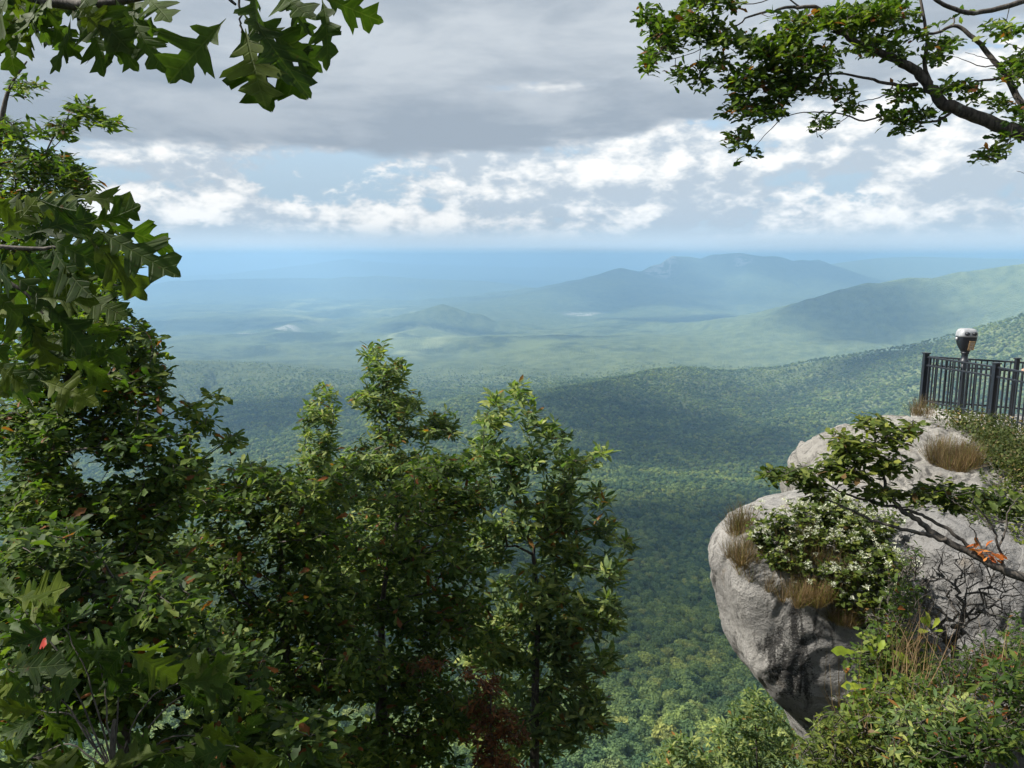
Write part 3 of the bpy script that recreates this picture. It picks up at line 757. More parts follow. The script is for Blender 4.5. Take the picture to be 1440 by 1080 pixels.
subs = [([(1500, 235), (1455, 172), (1430, 135), (1412, 102), (1398, 86), (1378, 62), (1360, 46), (1341, 36), (1318, 46), (1290, 46), (1258, 42), (1235, 52)], .035, .006),
        ([(1312, 128), (1300, 92), (1304, 60), (1298, 20), (1291, -25)], .022, .010), ([(1470, -10), (1420, 8), (1370, 18), (1335, 10), (1312, -4), (1290, -20)], .028, .014),
        ([(1290, 118), (1262, 120), (1235, 114), (1205, 107), (1170, 103), (1140, 112)], .02, .006), ([(1345, 152), (1322, 168), (1300, 172), (1270, 168), (1245, 162), (1215, 170), (1190, 162), (1160, 158), (1130, 158), (1100, 165)], .014, .004),
        ([(1268, 140), (1250, 133), (1232, 139), (1208, 143)], .009, .003), ([(1341, 36), (1342, 26), (1332, 28), (1310, 36)], .008, .003), ([(1412, 108), (1395, 112), (1370, 114)], .018, .008),
        ([(1405, 92), (1380, 93), (1358, 85), (1334, 78)], .007, .002), ([(1400, 85), (1380, 80), (1357, 74)], .005, .002), ([(1470, 82), (1440, 70), (1412, 58), (1388, 43)], .007, .002), ([(1195, 162), (1170, 180), (1150, 193)], .004, .0015),
        ([(1100, 165), (1080, 185), (1062, 205)], .005, .002), ([(1018, 43), (985, 70), (950, 82), (935, 85)], .005, .002), ([(1125, 10), (1100, -5), (1060, 5), (1000, 5)], .008, .003),
        ([(1440, 190), (1420, 200), (1400, 215), (1385, 225)], .006, .002), ([(1480, 240), (1450, 246), (1430, 240)], .005, .002)]
for rows, a, b_ in subs: limb(T, pl(rows, DD, DD+g.uniform(-.2, .2)), a, b_, 4)
tg = blob_points([(915, 82, 17, 20), (938, 50, 24, 25), (972, 28, 32, 22), (918, 25, 18, 20), (1002, 48, 26, 20), (985, 108, 9, 22), (1052, 58, 26, 18), (1060, 108, 40, 26), (1100, 72, 50, 28), (1120, 118, 46, 22), (1045, 148, 34, 16), (1088, 152, 30, 11),
                  (1040, 190, 17, 15), (1062, 214, 13, 5), (1180, 28, 45, 20), (1150, 80, 36, 24), (1175, 128, 22, 9), (1258, 18, 46, 20), (1310, 80, 18, 8), (1265, 72, 16, 8), (1192, 150, 10, 12), (1262, 164, 28, 10), (1275, 178, 14, 7), (1345, 118, 22, 10), (1325, 125, 14, 8), (1425, 98, 20, 18),
                  (1432, 165, 12, 16), (1396, 214, 24, 8), (1380, 222, 10, 4), (1335, 15, 28, 8), (1405, 142, 16, 9), (1215, 20, 40, 20), (1120, 30, 40, 18), (1010, -5, 50, 15), (1440, 80, 12, 12), (1230, 60, 40, 16), (1300, 40, 30, 20), (1270, 130, 24, 12), (1410, 40, 24, 10), (1160, 170, 26, 8), (1370, 130, 20, 8), (1330, 60, 20, 14), (960, 100, 14, 12), (1010, 85, 20, 12), (1420, 190, 16, 10), (1300, 160, 26, 8)], DD, .45, 19, g, .05)
skel = np.concatenate([q]+[np.array(pl(r_[0])) for r_ in subs])
# twigs: every clump hangs from the nearest limb
par0 = np.arange(len(skel)); nodes = list(skel); 
order = np.argsort([np.min(np.linalg.norm(skel-t_, axis=1)) for t_ in tg])
arr = np.array(nodes)
dirs = []
for j in order:
    k = int(np.argmin(np.linalg.norm(arr-tg[j], axis=1))); a = arr[k]; b_ = tg[j]
    m = (a+b_)/2+np.array([0, 0, -.06*np.linalg.norm(b_-a)])+g.normal(0, .01, 3)
    T.tube(np.array([a, m, b_]), np.array([.0042, .0032, .002]), 4)
    dirs.append(b_-m); arr = np.concatenate([arr, [m, b_]])
dirs = np.array(dirs)
rosettes(L, 'oak', tg[order], dirs, 8, .112, g, (30, 100), .3, None, .3)
T.build('trunk', M_BARK, e, rt); L.build('crown', M_OAK, e, rt)
# ================================================================== rock ledges on the right
from mathutils.bvhtree import BVHTree
def rock_mat(name, light=(.25, .242, .226), mid=(.175, .17, .161), dark=(.05, .048, .045), stain=None):
    m, nt, out = new_mat(name)
    co = nt.node('ShaderNodeTexCoord').outputs['Object']
    n1 = nt.noise(co, 1.6, 8, .62, .4)
    n2 = nt.noise(co, 9.0, 7, .68)
    n3 = nt.noise(nt.vmul(co, (1, 1, .28)), 5.5, 7, .66, .6)
    n4 = nt.noise(co, 46.0, 4, .7)
    c = nt.mix(nt.ramp(n1, .32, .66), mid, light)
    c = nt.mix(nt.ramp(n2, .50, .70, 0, .55), c, (.105, .10, .092))
    c = nt.mix(nt.ramp(n3, .52, .64, 0, .85), c, dark)
    li = nt.noise(co, 3.1, 6, .7, 1.0)
    c = nt.mix(nt.ramp(li, .60, .66, 0, .5), c, (.20, .20, .17))
    c = nt.mix(nt.ramp(nt.noise(co, 2.3, 5, .6), .60, .72, 0, .5), c, (.145, .115, .08))
    c = nt.mix(nt.ramp(n4, .56, .70, 0, .75), c, (.045, .042, .04))
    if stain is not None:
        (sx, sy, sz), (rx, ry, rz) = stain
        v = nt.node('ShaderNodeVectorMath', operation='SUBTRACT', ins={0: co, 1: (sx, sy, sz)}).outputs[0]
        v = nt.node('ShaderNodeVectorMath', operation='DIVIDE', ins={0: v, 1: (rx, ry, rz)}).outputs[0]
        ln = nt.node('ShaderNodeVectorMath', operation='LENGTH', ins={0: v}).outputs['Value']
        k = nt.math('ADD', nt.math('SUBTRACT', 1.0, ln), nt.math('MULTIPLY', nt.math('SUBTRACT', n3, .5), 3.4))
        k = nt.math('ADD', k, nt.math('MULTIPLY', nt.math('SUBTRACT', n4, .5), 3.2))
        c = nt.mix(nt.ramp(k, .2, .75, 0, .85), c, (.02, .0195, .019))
    h = nt.math('ADD', nt.math('MULTIPLY', n2, .6), nt.math('ADD', nt.math('MULTIPLY', n1, 1.0), nt.math('MULTIPLY', n4, .22)))
    bn = nt.node('ShaderNodeBump', ins={'Strength': 1.0, 'Distance': .09, 'Height': h})
    pb = nt.node('ShaderNodeBsdfPrincipled', ins={'Base Color': c, 'Roughness': .92, 'Specular IOR Level': .2})
    nt.l.new(bn.outputs[0], pb.inputs['Normal']); nt.l.new(pb.outputs[0], out.inputs[0])
    return m

def resample_closed(pts, n, sharp=False):
    p = np.array(pts, float)
    if sharp:                                   # clip the corners a little, keep the faces flat
        nx_ = np.roll(p, -1, 0); p = np.stack([p+(nx_-p)*.12, p+(nx_-p)*.5, p+(nx_-p)*.88], 1).reshape(-1, 2)
    q = np.concatenate([p[-1:], p, p[:2]])
    o = []
    for i in range(1, len(q)-2):
        for t in np.arange(8)/8:
            o.append(.5*(2*q[i]+(-q[i-1]+q[i+1])*t+(2*q[i-1]-5*q[i]+4*q[i+1]-q[i+2])*t*t+(-q[i-1]+3*q[i]-3*q[i+1]+q[i+2])*t**3))
    o = np.array(o+[o[0]]); s = np.concatenate([[0], np.cumsum(np.linalg.norm(np.diff(o, axis=0), axis=1))])
    u = np.linspace(0, s[-1], n, endpoint=False)
    return np.stack([np.interp(u, s, o[:, k]) for k in range(2)], -1)

def make_rock(name, label, outline, profile, mat, seed, amp=.22, origin=None, n=420, rows=170, tilt=None, sharp=False):
    """outline in plan, profile = rows of (inset, z, shift x, shift y) from the foot to the middle of the top"""
    o = resample_closed(outline, n, sharp); c = o.mean(0)
    d = o-c; dist = np.linalg.norm(d, axis=1)
    pr = np.array([list(p)+[0]*(4-len(p)) for p in profile], float)
    s = np.concatenate([[0], np.cumsum(np.hypot(np.diff(pr[:, 0]), np.diff(pr[:, 1])))])
    u = np.linspace(0, s[-1], rows); pr = np.stack([np.interp(u, s, pr[:, k]) for k in range(4)], -1)
    vs_ = []
    for ins, z, sx, sy in pr:
        f = np.clip(1-ins/dist, 0, None) if ins < 50 else 0
        xy = c+d*(np.maximum(f, .0)[:, None]) if np.ndim(f) else np.repeat(c[None], n, 0)
        xy = xy+np.array([sx, sy])
        zz = np.full(n, z)
        if tilt is not None: zz = zz+tilt(xy[:, 0], xy[:, 1])
        vs_.append(np.column_stack([xy, zz]))
    v = np.concatenate(vs_)
    i, j = np.meshgrid(np.arange(rows-1), np.arange(n), indexing='ij'); i = i.ravel(); j = j.ravel(); j2 = (j+1) % n
    f = np.stack([i*n+j, i*n+j2, (i+1)*n+j2, (i+1)*n+j], -1)
    # weathered bumps and clefts
    nrm = np.zeros_like(v); a = v[f[:, 1]]-v[f[:, 0]]; b_ = v[f[:, 3]]-v[f[:, 0]]; fn = np.cross(a, b_)
    for k in range(4): np.add.at(nrm, f[:, k], fn)
    nrm = norm(nrm)
    x, y, z = v.T
    disp = amp*fbm(x/1.5+seed, y/1.5, z/1.5, 4) + amp*.30*fbm(x/.35, y/.35+seed, z/.35, 4)
    cr = np.abs(fbm(x/1.9+seed*2, y/1.9, z/1.1, 3)); disp -= amp*.18*np.exp(-(cr/.025)**2)
    a_ = fbm(x/.9+seed, y/.9+3, z/.9, 2)*4; disp += amp*.35*(np.abs(a_-np.round(a_))-.25)      # spalled facets
    lay = (z+.25*fbm(x/2, y/2, seed, 2))*2.1; lay = np.abs(lay-np.round(lay)); disp -= amp*.08*np.exp(-(lay/.05)**2)*sstep(-.1, .3, fbm(x/.8, y/.8, z+seed, 2))
    # blocks split along joints: every block stands a little proud or back, joints are sharp
    gg = rnd(seed*11); lo, hi = v.min(0), v.max(0); S_ = gg.uniform(lo, hi, (int(np.prod(hi-lo)*1.5)+60, 3)); sc_ = np.array([1, 1, 1.5])
    off = gg.normal(0, 1, len(S_)); tl_ = gg.normal(0, .5, (len(S_), 3))
    wv_ = v+np.stack([fbm(x*1.3+9, y*1.3, z*1.3, 3), fbm(x*1.3, y*1.3+5, z*1.3, 3), fbm(x*1.3, y*1.3, z*1.3+2, 3)], -1)*.35
    for c0 in range(0, len(v), 20000):
        D_ = np.linalg.norm((wv_[c0:c0+20000, None]-S_[None])*sc_, axis=2); k2 = np.argsort(D_, axis=1)[:, :2]
        d1_, d2_ = np.take_along_axis(D_, k2, 1).T; k_ = k2[:, 0]
        disp[c0:c0+20000] += amp*.11*off[k_] + amp*.16*np.einsum('ij,ij->i', tl_[k_], v[c0:c0+20000]-S_[k_]) - amp*.12*np.exp(-((d2_-d1_)/.025)**2)
    v = v+nrm*disp[:, None]
    return v, f

def place_rock(name, label, v, f, mat):
    org = np.array([v[:, 0].mean(), v[:, 1].mean(), v[:, 2].min()])
    ob = mesh_np(name, v, f, mat, None, True, None, org)
    tag(ob, label, 'rock')
    return BVHTree.FromPolygons([tuple(q) for q in v.tolist()], [tuple(q) for q in f.tolist()])

DR = 9.4
def zx(px, py, d=DR): p = P(px, py, d); return p[0], p[2]
lx0, lz0 = zx(996, 790)
prof = []
for px, py in [(1200, 1180), (1150, 1082), (1130, 1046), (1104, 1003), (1084, 982), (1064, 964), (1036, 930), (1021, 903), (1012, 862), (1001, 822), (996, 792), (1000, 770), (1016, 748)]:
    x, z = zx(px, py); k_ = max(0, x-lx0); low = py > 800
    prof.append((k_*(.3 if low else 1), z, k_*(.7 if low else 0), 0))
prof += [(.42, zx(0, 733)[1]), (.75, zx(0, 727)[1]), (1.3, zx(0, 722)[1]+.04), (3.0, zx(0, 720)[1]+.10)]
ytop = P(996, 790, DR)[1]
out1 = [(lx0, ytop+.1), (lx0+.22, ytop-.75), (lx0+1.5, ytop-1.25), (lx0+2.7, ytop-1.45), (lx0+3.6, ytop-.9), (lx0+3.9, ytop+.6), (lx0+3.2, ytop+1.9), (lx0+2.0, ytop+2.1), (lx0+.9, ytop+1.5), (lx0+.25, ytop+.8)]
v1, f1 = make_rock('r', '', out1, prof, None, 21, .085, sharp=True, tilt=lambda x, y: -.06*np.maximum(0, ytop-y))
org1 = np.array([v1[:, 0].mean(), v1[:, 1].mean(), v1[:, 2].min()])
st = P(1116, 935, 8.6)-org1
bv1 = place_rock('rock_ledge', 'overhanging grey rock ledge topped with white flowers, dark stain on its face', v1, f1, rock_mat('ledge_stone', stain=(tuple(st), (.30, .9, .62))))
# broad shelf behind, up to the overlook
out2 = [(4.78, 12.7), (4.85, 11.6), (4.75, 10.6), (5.0, 9.7), (6.2, 9.3), (8.5, 9.2), (10.4, 9.6), (10.2, 11.5), (9.7, 13), (9.5, 14.2), (9.2, 15.2), (8.75, 16.2), (7.9, 16.2), (6.4, 15.3), (5.3, 14.2)]
prof2 = [(.5, -8), (.25, -5.5), (0, -4.5), (.0, -4.0), (.1, -3.64), (.28, -3.39), (.6, -3.21), (1.2, -3.09), (2.2, -3.01), (4.5, -2.97)]
v2, f2 = make_rock('r', '', out2, prof2, None, 8, .24, n=640, tilt=lambda x, y: -.10*sstep(12, 15, y)-.14*sstep(7.5, 9.5, x))
bv2 = place_rock('rock_shelf', 'broad pale rock shelf with grass tufts below the black railing', v2, f2, rock_mat('shelf_stone', (.235, .225, .205), (.17, .162, .147)))
# boulder right of the flowers, behind bare twigs
out3 = [(4.25, 8.7), (4.35, 7.9), (4.9, 7.3), (5.9, 7.1), (7.2, 7.3), (8.2, 8.0), (8.2, 9.0), (6.5, 9.25), (5.0, 9.2)]
prof3 = [(.2, -8), (.2, -5.5), (.08, -4.6), (0, -4.0), (.05, -3.43), (.2, -3.13), (.5, -2.95), (1.0, -2.86), (2.0, -2.83)]
v3, f3 = make_rock('r', '', out3, prof3, None, 15, .18)
bv3 = place_rock('boulder', 'smooth grey boulder behind the bare dark twigs at the right edge', v3, f3, rock_mat('boulder_stone', (.185, .181, .175), (.14, .137, .133), (.06, .058, .056)))
BVS = [bv1, bv2, bv3]
def hit(px, py, maxd=40):
    """spot of rock seen at this place of the photo"""
    d = Vector(norm(P(px, py, 1.0))); best = None
    for k, b_ in enumerate(BVS):
        h = b_.ray_cast(Vector((0, 0, 0)), d, maxd)
        if h[0] is not None and (best is None or h[3] < best[3]): best = h+(k,)
    return best
def drop(x, y, z0=0.0):
    best = None
    for b_ in BVS:
        h = b_.ray_cast(Vector((x, y, z0)), Vector((0, 0, -1)), 20)
        if h[0] is not None and (best is None or h[0][2] > best): best = h[0][2]
    gz = ground(x, y)
    return gz if best is None else max(best, gz)

# ================================================================== plants on the rock
def blades(L, pos, n, h, spread, g, kind='lance', lean=.5):
    """n grass blades from one foot"""
    a = g.uniform(0, 2*math.pi, n); k = g.uniform(.05, lean, n)
    d = np.stack([np.cos(a)*k, np.sin(a)*k, np.ones(n)], -1)
    p = pos+np.stack([np.cos(a), np.sin(a), np.zeros(n)], -1)*g.uniform(0, spread, (n, 1))
    up = np.stack([np.cos(a+g.normal(0, .6, n)), np.sin(a), np.zeros(n)], -1)
    L.add(kind, p, d, h*g.uniform(.5, 1.2, n), up=up, g=g, curl=.45, fold=.1)
TPL['blade'] = (np.array([(0, 0, 0), (.5, 0, 0), (1, 0, 0), (.0, .006, 0), (.5, .006, 0), (1, .001, 0), (0, -.006, 0), (.5, -.006, 0), (1, -.001, 0)], float),
                np.array([(0, 1, 4, 3), (1, 2, 5, 4), (1, 0, 6, 7), (2, 1, 7, 8)]))
def inside(poly, x, y):
    c = False; n = len(poly)
    for i in range(n):
        (x1, y1), (x2, y2) = poly[i], poly[(i+1) % n]
        if (y1 > y) != (y2 > y) and x < (x2-x1)*(y-y1)/(y2-y1)+x1: c = not c
    return c

# white-flowered plants: separate clumps rooted on the ledge
FL_POLY = [(1062, 752), (1110, 728), (1160, 722), (1215, 735), (1248, 768), (1250, 830), (1262, 880), (1215, 885), (1150, 850), (1090, 800)]
g = rnd(60); clumps = []
tries = 0
while len(clumps) < 40 and tries < 4000:
    tries += 1
    px, py = g.uniform(1050, 1300), g.uniform(715, 900)
    if not inside(FL_POLY, px, py): continue
    h = hit(px, py+8)
    if h is None: continue
    p = np.array(h[0])
    if any(np.linalg.norm(p-c) < .22 for c in clumps): continue
    clumps.append(p)
def flower_clump(p, g, hgt):
    e = empty('flowering_plant', p)
    S = Tubes(); L = Leaves(); W = Leaves()
    ns = 22
    for k in range(ns):
        a = g.uniform(0, 2*math.pi); r = hgt*g.uniform(.1, .75)
        top = p+np.array([math.cos(a)*r, math.sin(a)*r, hgt*g.uniform(.6, 1.05)])
        mid = p+(top-p)*.5+np.array([0, 0, .05]); q = np.array([p+g.normal(0, .03, 3)*(1, 1, 0), mid, top]); S.tube(q, [.003, .0025, .0015], 4)
        m = 11; s = g.uniform(.15, 1, (m, 1)); lp = p+(top-p)*s+g.normal(0, .02, (m, 3))
        ld = g.normal(0, 1, (m, 3)); ld[:, 2] = g.uniform(-.3, .5, m)
        L.add('broad', lp, ld, g.uniform(.05, .085, m), g=g)
        if k % 2 == 0:
            for q_ in range(g.integers(1, 3)):
                c = top+g.normal(0, .025, 3); m = 18
                fd = g.normal(0, 1, (m, 3)); fd[:, 2] = np.abs(fd[:, 2])
                W.add('tiny', c+norm(fd)*g.uniform(.0, .026, (m, 1)), fd, g.uniform(.018, .030, m), g=g)
    S.build('stem', M_TWIG, e, p); L.build('foliage', M_BUSH, e, p); W.build('blossom', M_WHITE, e, p)
    return e
FG = 'white flowered plants on the overhanging ledge'
FLAB = 'leafy plant with small white flower heads in the patch on the overhanging rock ledge'
protos = [flower_clump(clumps[k], rnd(70+k), [.36, .42, .34, .40][k]) for k in range(4)]
for e in protos: tag(e, FLAB, 'flower', FG)
def copy_tree(o, loc, rz=0, sc=1.0, label=None):
    c = o.copy(); COL.objects.link(c); c.location = loc; c.rotation_euler = (0, 0, rz); c.scale = (sc, sc, sc)
    if label: c['label'] = label
    for ch in o.children:
        d = ch.copy(); COL.objects.link(d); d.parent = c
    return c
for k, p in enumerate(clumps[4:]):
    copy_tree(protos[k % 4], p, g.uniform(0, 6.28), g.uniform(.75, 1.15))

# low green scrub trailing over the rock
for k, (px, py, w, lab) in enumerate([(1225, 745, .30, 'low green scrub in the crack right of the white flowered patch'), (1330, 715, .34, 'low green scrub on the rock under the crooked shrub'), (1415, 735, .34, 'green scrub at the right edge just behind the crooked shrub'),
                                      (1400, 650, .36, 'grey green scrub on the shelf right of the brown grass clump'), (1160, 722, .24, 'small green scrub on the back rim of the overhanging ledge'), (1425, 690, .3, 'green scrub on the shelf at the right edge below the railing weeds')]):
    h = hit(px, py)
    if h is None: continue
    g = rnd(400+k); p = np.array(h[0]); e = empty('scrub', p); tag(e, lab, 'scrub'); L = Leaves(); S = Tubes()
    for q_ in range(26):
        a = g.uniform(0, 6.28); r = w*math.sqrt(g.random())*1.2; f_ = p+np.array([math.cos(a)*r, math.sin(a)*r*.8, 0]); f_[2] = min(drop(f_[0], f_[1]), p[2]+.25)
        if f_[2] < p[2]-.4: continue
        tp_ = f_+np.array([g.normal(0, .06), g.normal(0, .06), g.uniform(.06, .2)]); S.tube(np.array([p, f_*.6+p*.4+np.array([0, 0, .03]), f_+np.array([0, 0, .03]), tp_]), [.004, .003, .0025, .0015], 4)
        m = 16; L.add('broad', f_+(tp_-f_)*g.uniform(.1, 1, (m, 1))+g.normal(0, .035, (m, 3)), g.normal(0, 1, (m, 3))*(1, 1, .5), g.uniform(.03, .06, m), g=g)
    S.build('stem', M_TWIG, e, p); L.build('foliage', M_BUSH, e, p)
# dry grass tufts
def tuft(name, label, px, py, hgt, n, rad, seed, mat=None, cat='grass tuft', feet=10, onto=None):
    h = hit(px, py); g = rnd(seed)
    p = np.array(h[0]) if h is not None else P(px, py, 9)
    e = empty(name, p); tag(e, label, cat)
    L = Leaves()
    for k in range(feet*2):
        a = g.uniform(0, 6.28); r = rad*math.sqrt(g.random())
        q = p+np.array([math.cos(a)*r, math.sin(a)*r, 0]); q[2] = drop(q[0], q[1]) if abs(drop(q[0], q[1])-p[2]) < .6 else p[2]
        blades(L, q-np.array([0, 0, .01]), n, hgt, .05, g, 'blade' if mat is not M_BUSH else 'lance', 1.5)
    L.build('blades', mat or M_STRAW, e, p)
    return e
tuft('grass_tuft', 'rusty straw grass tuft at the left rim of the overhanging ledge', 1052, 785, .26, 60, .22, 81)
tuft('grass_tuft', 'dry reddish grass stalks standing at the topmost left tip of the ledge', 1040, 745, .30, 26, .12, 82)
tuft('grass_tuft', 'large tan dry grass clump hanging below the white flowers', 1125, 836, .26, 80, .34, 83, feet=16)
tuft('grass_tuft', 'small tan grass tuft low on the ledge face right of the big tan clump', 1188, 872, .24, 60, .16, 84)
tuft('grass_tuft', 'brown dry grass clump in the middle of the rock shelf below the railing', 1338, 655, .34, 60, .30, 85, feet=20)
tuft('grass_tuft', 'thin brown grass on the shelf edge left of the railing foot', 1296, 583, .2, 24, .15, 86)

# green weeds at the foot of the railing
g = rnd(90); L = Leaves()
W_POLY = [(1296, 566), (1340, 556), (1445, 572), (1445, 690), (1400, 660), (1370, 620), (1320, 596)]
k = 0
while k < 420:
    px, py = g.uniform(1290, 1450), g.uniform(550, 690)
    if not inside(W_POLY, px, py): continue
    k += 1
    h = hit(min(px, 1439), py)
    if h is None: continue
    p = np.array(h[0]); p = p+np.array([g.uniform(-.2, .2), g.uniform(-.2, .2), -.02])
    blades(L, p, 10, .3, .08, g, 'blade', 1.0)
    m = 26; lp = p+np.stack([g.normal(0, .12, m), g.normal(0, .12, m), g.uniform(.02, .30, m)], -1)
    ld = g.normal(0, 1, (m, 3)); L.add('broad', lp, ld, g.uniform(.03, .065, m), g=g)
wo = L.build('grass', M_GRASS, None, np.array([8.5, 14, -3.2])); wo['kind'] = 'stuff'
for n_ in range(0): pass

# ---- crooked shrub leaning out over the rock
g = rnd(95); DS = 5.6
rt = np.array(G(4.35, 5.1, -.1))
e = empty('crooked_shrub', rt); tag(e, 'crooked shrub with bare dark stems leaning left across the rock, leaf fans at its tips', 'shrub')
T = Tubes(); L = Leaves(); skel = []
def sl(rows, d0, d1, a, b_):
    pts = [P(x, y, d0+(d1-d0)*i/max(1, len(rows)-1)) for i, (x, y) in enumerate(rows)]
    q = smooth_path(np.array([list(p)+[0] for p in pts]), 5)[:, :3]; q = q+rng.normal(0, .005, q.shape)
    T.tube(q, np.linspace(a, b_, len(q)), 7); skel.extend(q[len(q)//4:])
p0 = P(1500, 838, 5.3)
T.tube(np.array([rt, (rt+p0)/2+np.array([.05, 0, .1]), p0]), [.045, .04, .036], 8)
sl([(1500, 838), (1440, 812), (1400, 796), (1360, 775), (1320, 754), (1290, 732), (1265, 714), (1248, 690), (1240, 655), (1228, 612)], 5.3, 5.7, .036, .006)
sl([(1330, 760), (1300, 752), (1260, 742), (1220, 728), (1185, 712), (1150, 700)], 5.45, 5.6, .017, .004)
sl([(1388, 790), (1360, 765), (1330, 742), (1300, 726), (1275, 718), (1262, 712)], 5.4, 5.6, .014, .01)
sl([(1265, 714), (1240, 710), (1205, 700), (1180, 690), (1150, 676), (1118, 668)], 5.6, 5.65, .012, .003)
sl([(1246, 688), (1225, 676), (1205, 662), (1190, 640)], 5.6, 5.6, .008, .003)
sl([(1242, 660), (1258, 640), (1270, 618), (1285, 600)], 5.65, 5.7, .007, .002)
sl([(1265, 716), (1300, 706), (1320, 690)], 5.6, 5.6, .007, .002)
sl([(1410, 800), (1405, 770), (1395, 740), (1372, 712), (1366, 695)], 5.35, 5.3, .011, .003)
sl([(1405, 770), (1415, 740), (1418, 720), (1430, 700)], 5.35, 5.3, .008, .003)
sl([(1380, 770), (1368, 745), (1362, 730)], 5.35, 5.3, .006, .002)
sl([(1395, 745), (1380, 728), (1350, 712), (1335, 700)], 5.3, 5.4, .006, .002)
sl([(1185, 712), (1165, 722), (1130, 722)], 5.5, 5.5, .004, .002)
tg = blob_points([(1095, 662, 22, 10), (1128, 668, 24, 16), (1150, 686, 16, 10), (1188, 618, 20, 14), (1185, 640, 18, 12), (1226, 592, 26, 10), (1212, 632, 26, 18), (1258, 612, 24, 12), (1200, 665, 30, 12), (1258, 650, 24, 14), (1300, 690, 34, 12),
                  (1240, 690, 26, 10), (1330, 684, 20, 9), (1370, 690, 20, 9), (1425, 706, 18, 16), (1345, 706, 20, 8), (1282, 598, 14, 8), (1400, 700, 20, 12), (1165, 655, 16, 10)], DS, .22, 26, g)
arr = np.array(skel); dirs = []; order = np.argsort([np.min(np.linalg.norm(arr-t_, axis=1)) for t_ in tg])
for j in order:
    k = int(np.argmin(np.linalg.norm(arr-tg[j], axis=1))); a = arr[k]; b_ = tg[j]
    m = (a+b_)/2+np.array([0, 0, -.05*np.linalg.norm(b_-a)])
    T.tube(np.array([a, m, b_]), [.0035, .0028, .0018], 4); dirs.append(b_-m); arr = np.concatenate([arr, [m, b_]])
rosettes(L, 'oak', tg[order], np.array(dirs), 7, .095, g, (50, 105), .25, None, .6)
T.build('stem', M_TWIG, e, rt); L.build('foliage', M_BUSH, e, rt)
L = Leaves(); rosettes(L, 'oak', np.array([P(1385, 772, 5.3), P(1395, 776, 5.32), P(1378, 768, 5.35)]), np.tile((0, -.4, .6), (3, 1)), 7, .085, g, (40, 110), .5)
L.build('dead_leaves', M_ORANGE, e, rt)['label'] = 'orange brown dead leaves'

# ---- leafless twiggy shrubs before the boulder
def twig_bush(name, label, base, blobs, d, dens, seed, leaf=None, mat=None, length=.05, n=3, leafy=1.0, dr=.35, tip=.0019, cat='shrub'):
    g = rnd(seed); t = blob_points(blobs, d, dr, dens, g)
    base = np.array(base)
    nodes, par = grow([base, base+np.array([0, 0, .15])], t, .2)
    nodes[2:] += g.normal(0, .012, nodes[2:].shape)
    r, kids = radii(par, tip, .5, .03)
    e = empty(name, base); tag(e, label, cat)
    T = Tubes(); T.skeleton(nodes, par, r, kids); T.build('stem', M_TWIG, e, base)
    if leaf:
        L = Leaves(); tips = np.arange(2, len(nodes)); tips = tips[g.random(len(tips)) < leafy]
        dd = nodes-nodes[np.maximum(par, 0)]
        rosettes(L, leaf, nodes[tips], dd[tips], n, length, g, (30, 110), .3, None, .3); L.build('foliage', mat, e, base)
    return e
def gp(px, d):
    p = P(px, 1000, d); return np.array(G(p[0], p[1], -.05))
twig_bush('bare_shrub', 'leafless dark twigs spreading in front of the smooth grey boulder', gp(1385, 5.7), [(1330, 800, 50, 40), (1390, 800, 50, 40), (1420, 850, 40, 50), (1300, 840, 40, 40), (1360, 860, 60, 40), (1340, 900, 60, 30)], 5.7, 30, 101, tip=.0017)
twig_bush('bare_shrub', 'few dark twigs with sparse leaves between the white flowers and the grey boulder', gp(1270, 6.2), [(1265, 850, 30, 50), (1280, 790, 22, 30), (1250, 880, 40, 30)], 6.2, 44, 102, 'lance', M_DARK, .05, 3, .3, tip=.0024)
# undergrowth, bottom right: bush by bush
UB = [('leafy_shrub', 'olive green shrub at the bottom right below the bare twigs', 1240, 4.9, [(1240, 1000, 60, 50), (1200, 1040, 50, 40), (1290, 980, 50, 40)], 'broad', M_OAK, .05, 4),
      ('leafy_shrub', 'dark narrow leaved shrub in the bottom right corner', 1390, 4.2, [(1390, 1030, 60, 45), (1420, 960, 40, 40), (1330, 1050, 60, 40)], 'lance', M_DARK, .075, 4),
      ('leafy_shrub', 'dark leafy shrub right of the tan grass under the white flowers', 1250, 6.0, [(1250, 900, 45, 35), (1225, 930, 40, 40), (1285, 930, 45, 35), (1270, 840, 30, 30)], 'broad', M_OAK, .055, 4),
      ('leafy_shrub', 'greenish shrub before the foot of the grey boulder at the right edge', 1385, 5.0, [(1400, 920, 45, 30), (1350, 950, 50, 40), (1430, 900, 20, 40)], 'lance', M_DARK, .06, 4),
      ('leafy_shrub', 'yellow green shrub low at the bottom edge beside the rock face', 1185, 4.6, [(1180, 1060, 50, 30), (1150, 1060, 45, 28), (1230, 1065, 50, 25), (1170, 1020, 30, 25)], 'lance', M_BUSH, .065, 4),
      ('leafy_shrub', 'grey green shrub at the bottom edge left of the corner shrub', 1310, 4.4, [(1300, 1055, 60, 30), (1290, 1015, 50, 30), (1340, 1000, 40, 30)], 'lance', M_PALE, .07, 4)]
for k, (nm, lab, px, d, bl, lf, mt, ln, n_) in enumerate(UB):
    twig_bush(nm, lab, gp(px, d), bl, d, 30, 110+k, lf, mt, ln, n_, .8, .45, .0019)
twig_bush('withered_shrub', 'small brown withered shrub below the boulder near the right edge', gp(1400, 4.9), [(1402, 942, 22, 18), (1330, 995, 14, 8)], 4.9, 60, 120, 'broad', M_BROWN, .05, 4)
g = rnd(125)
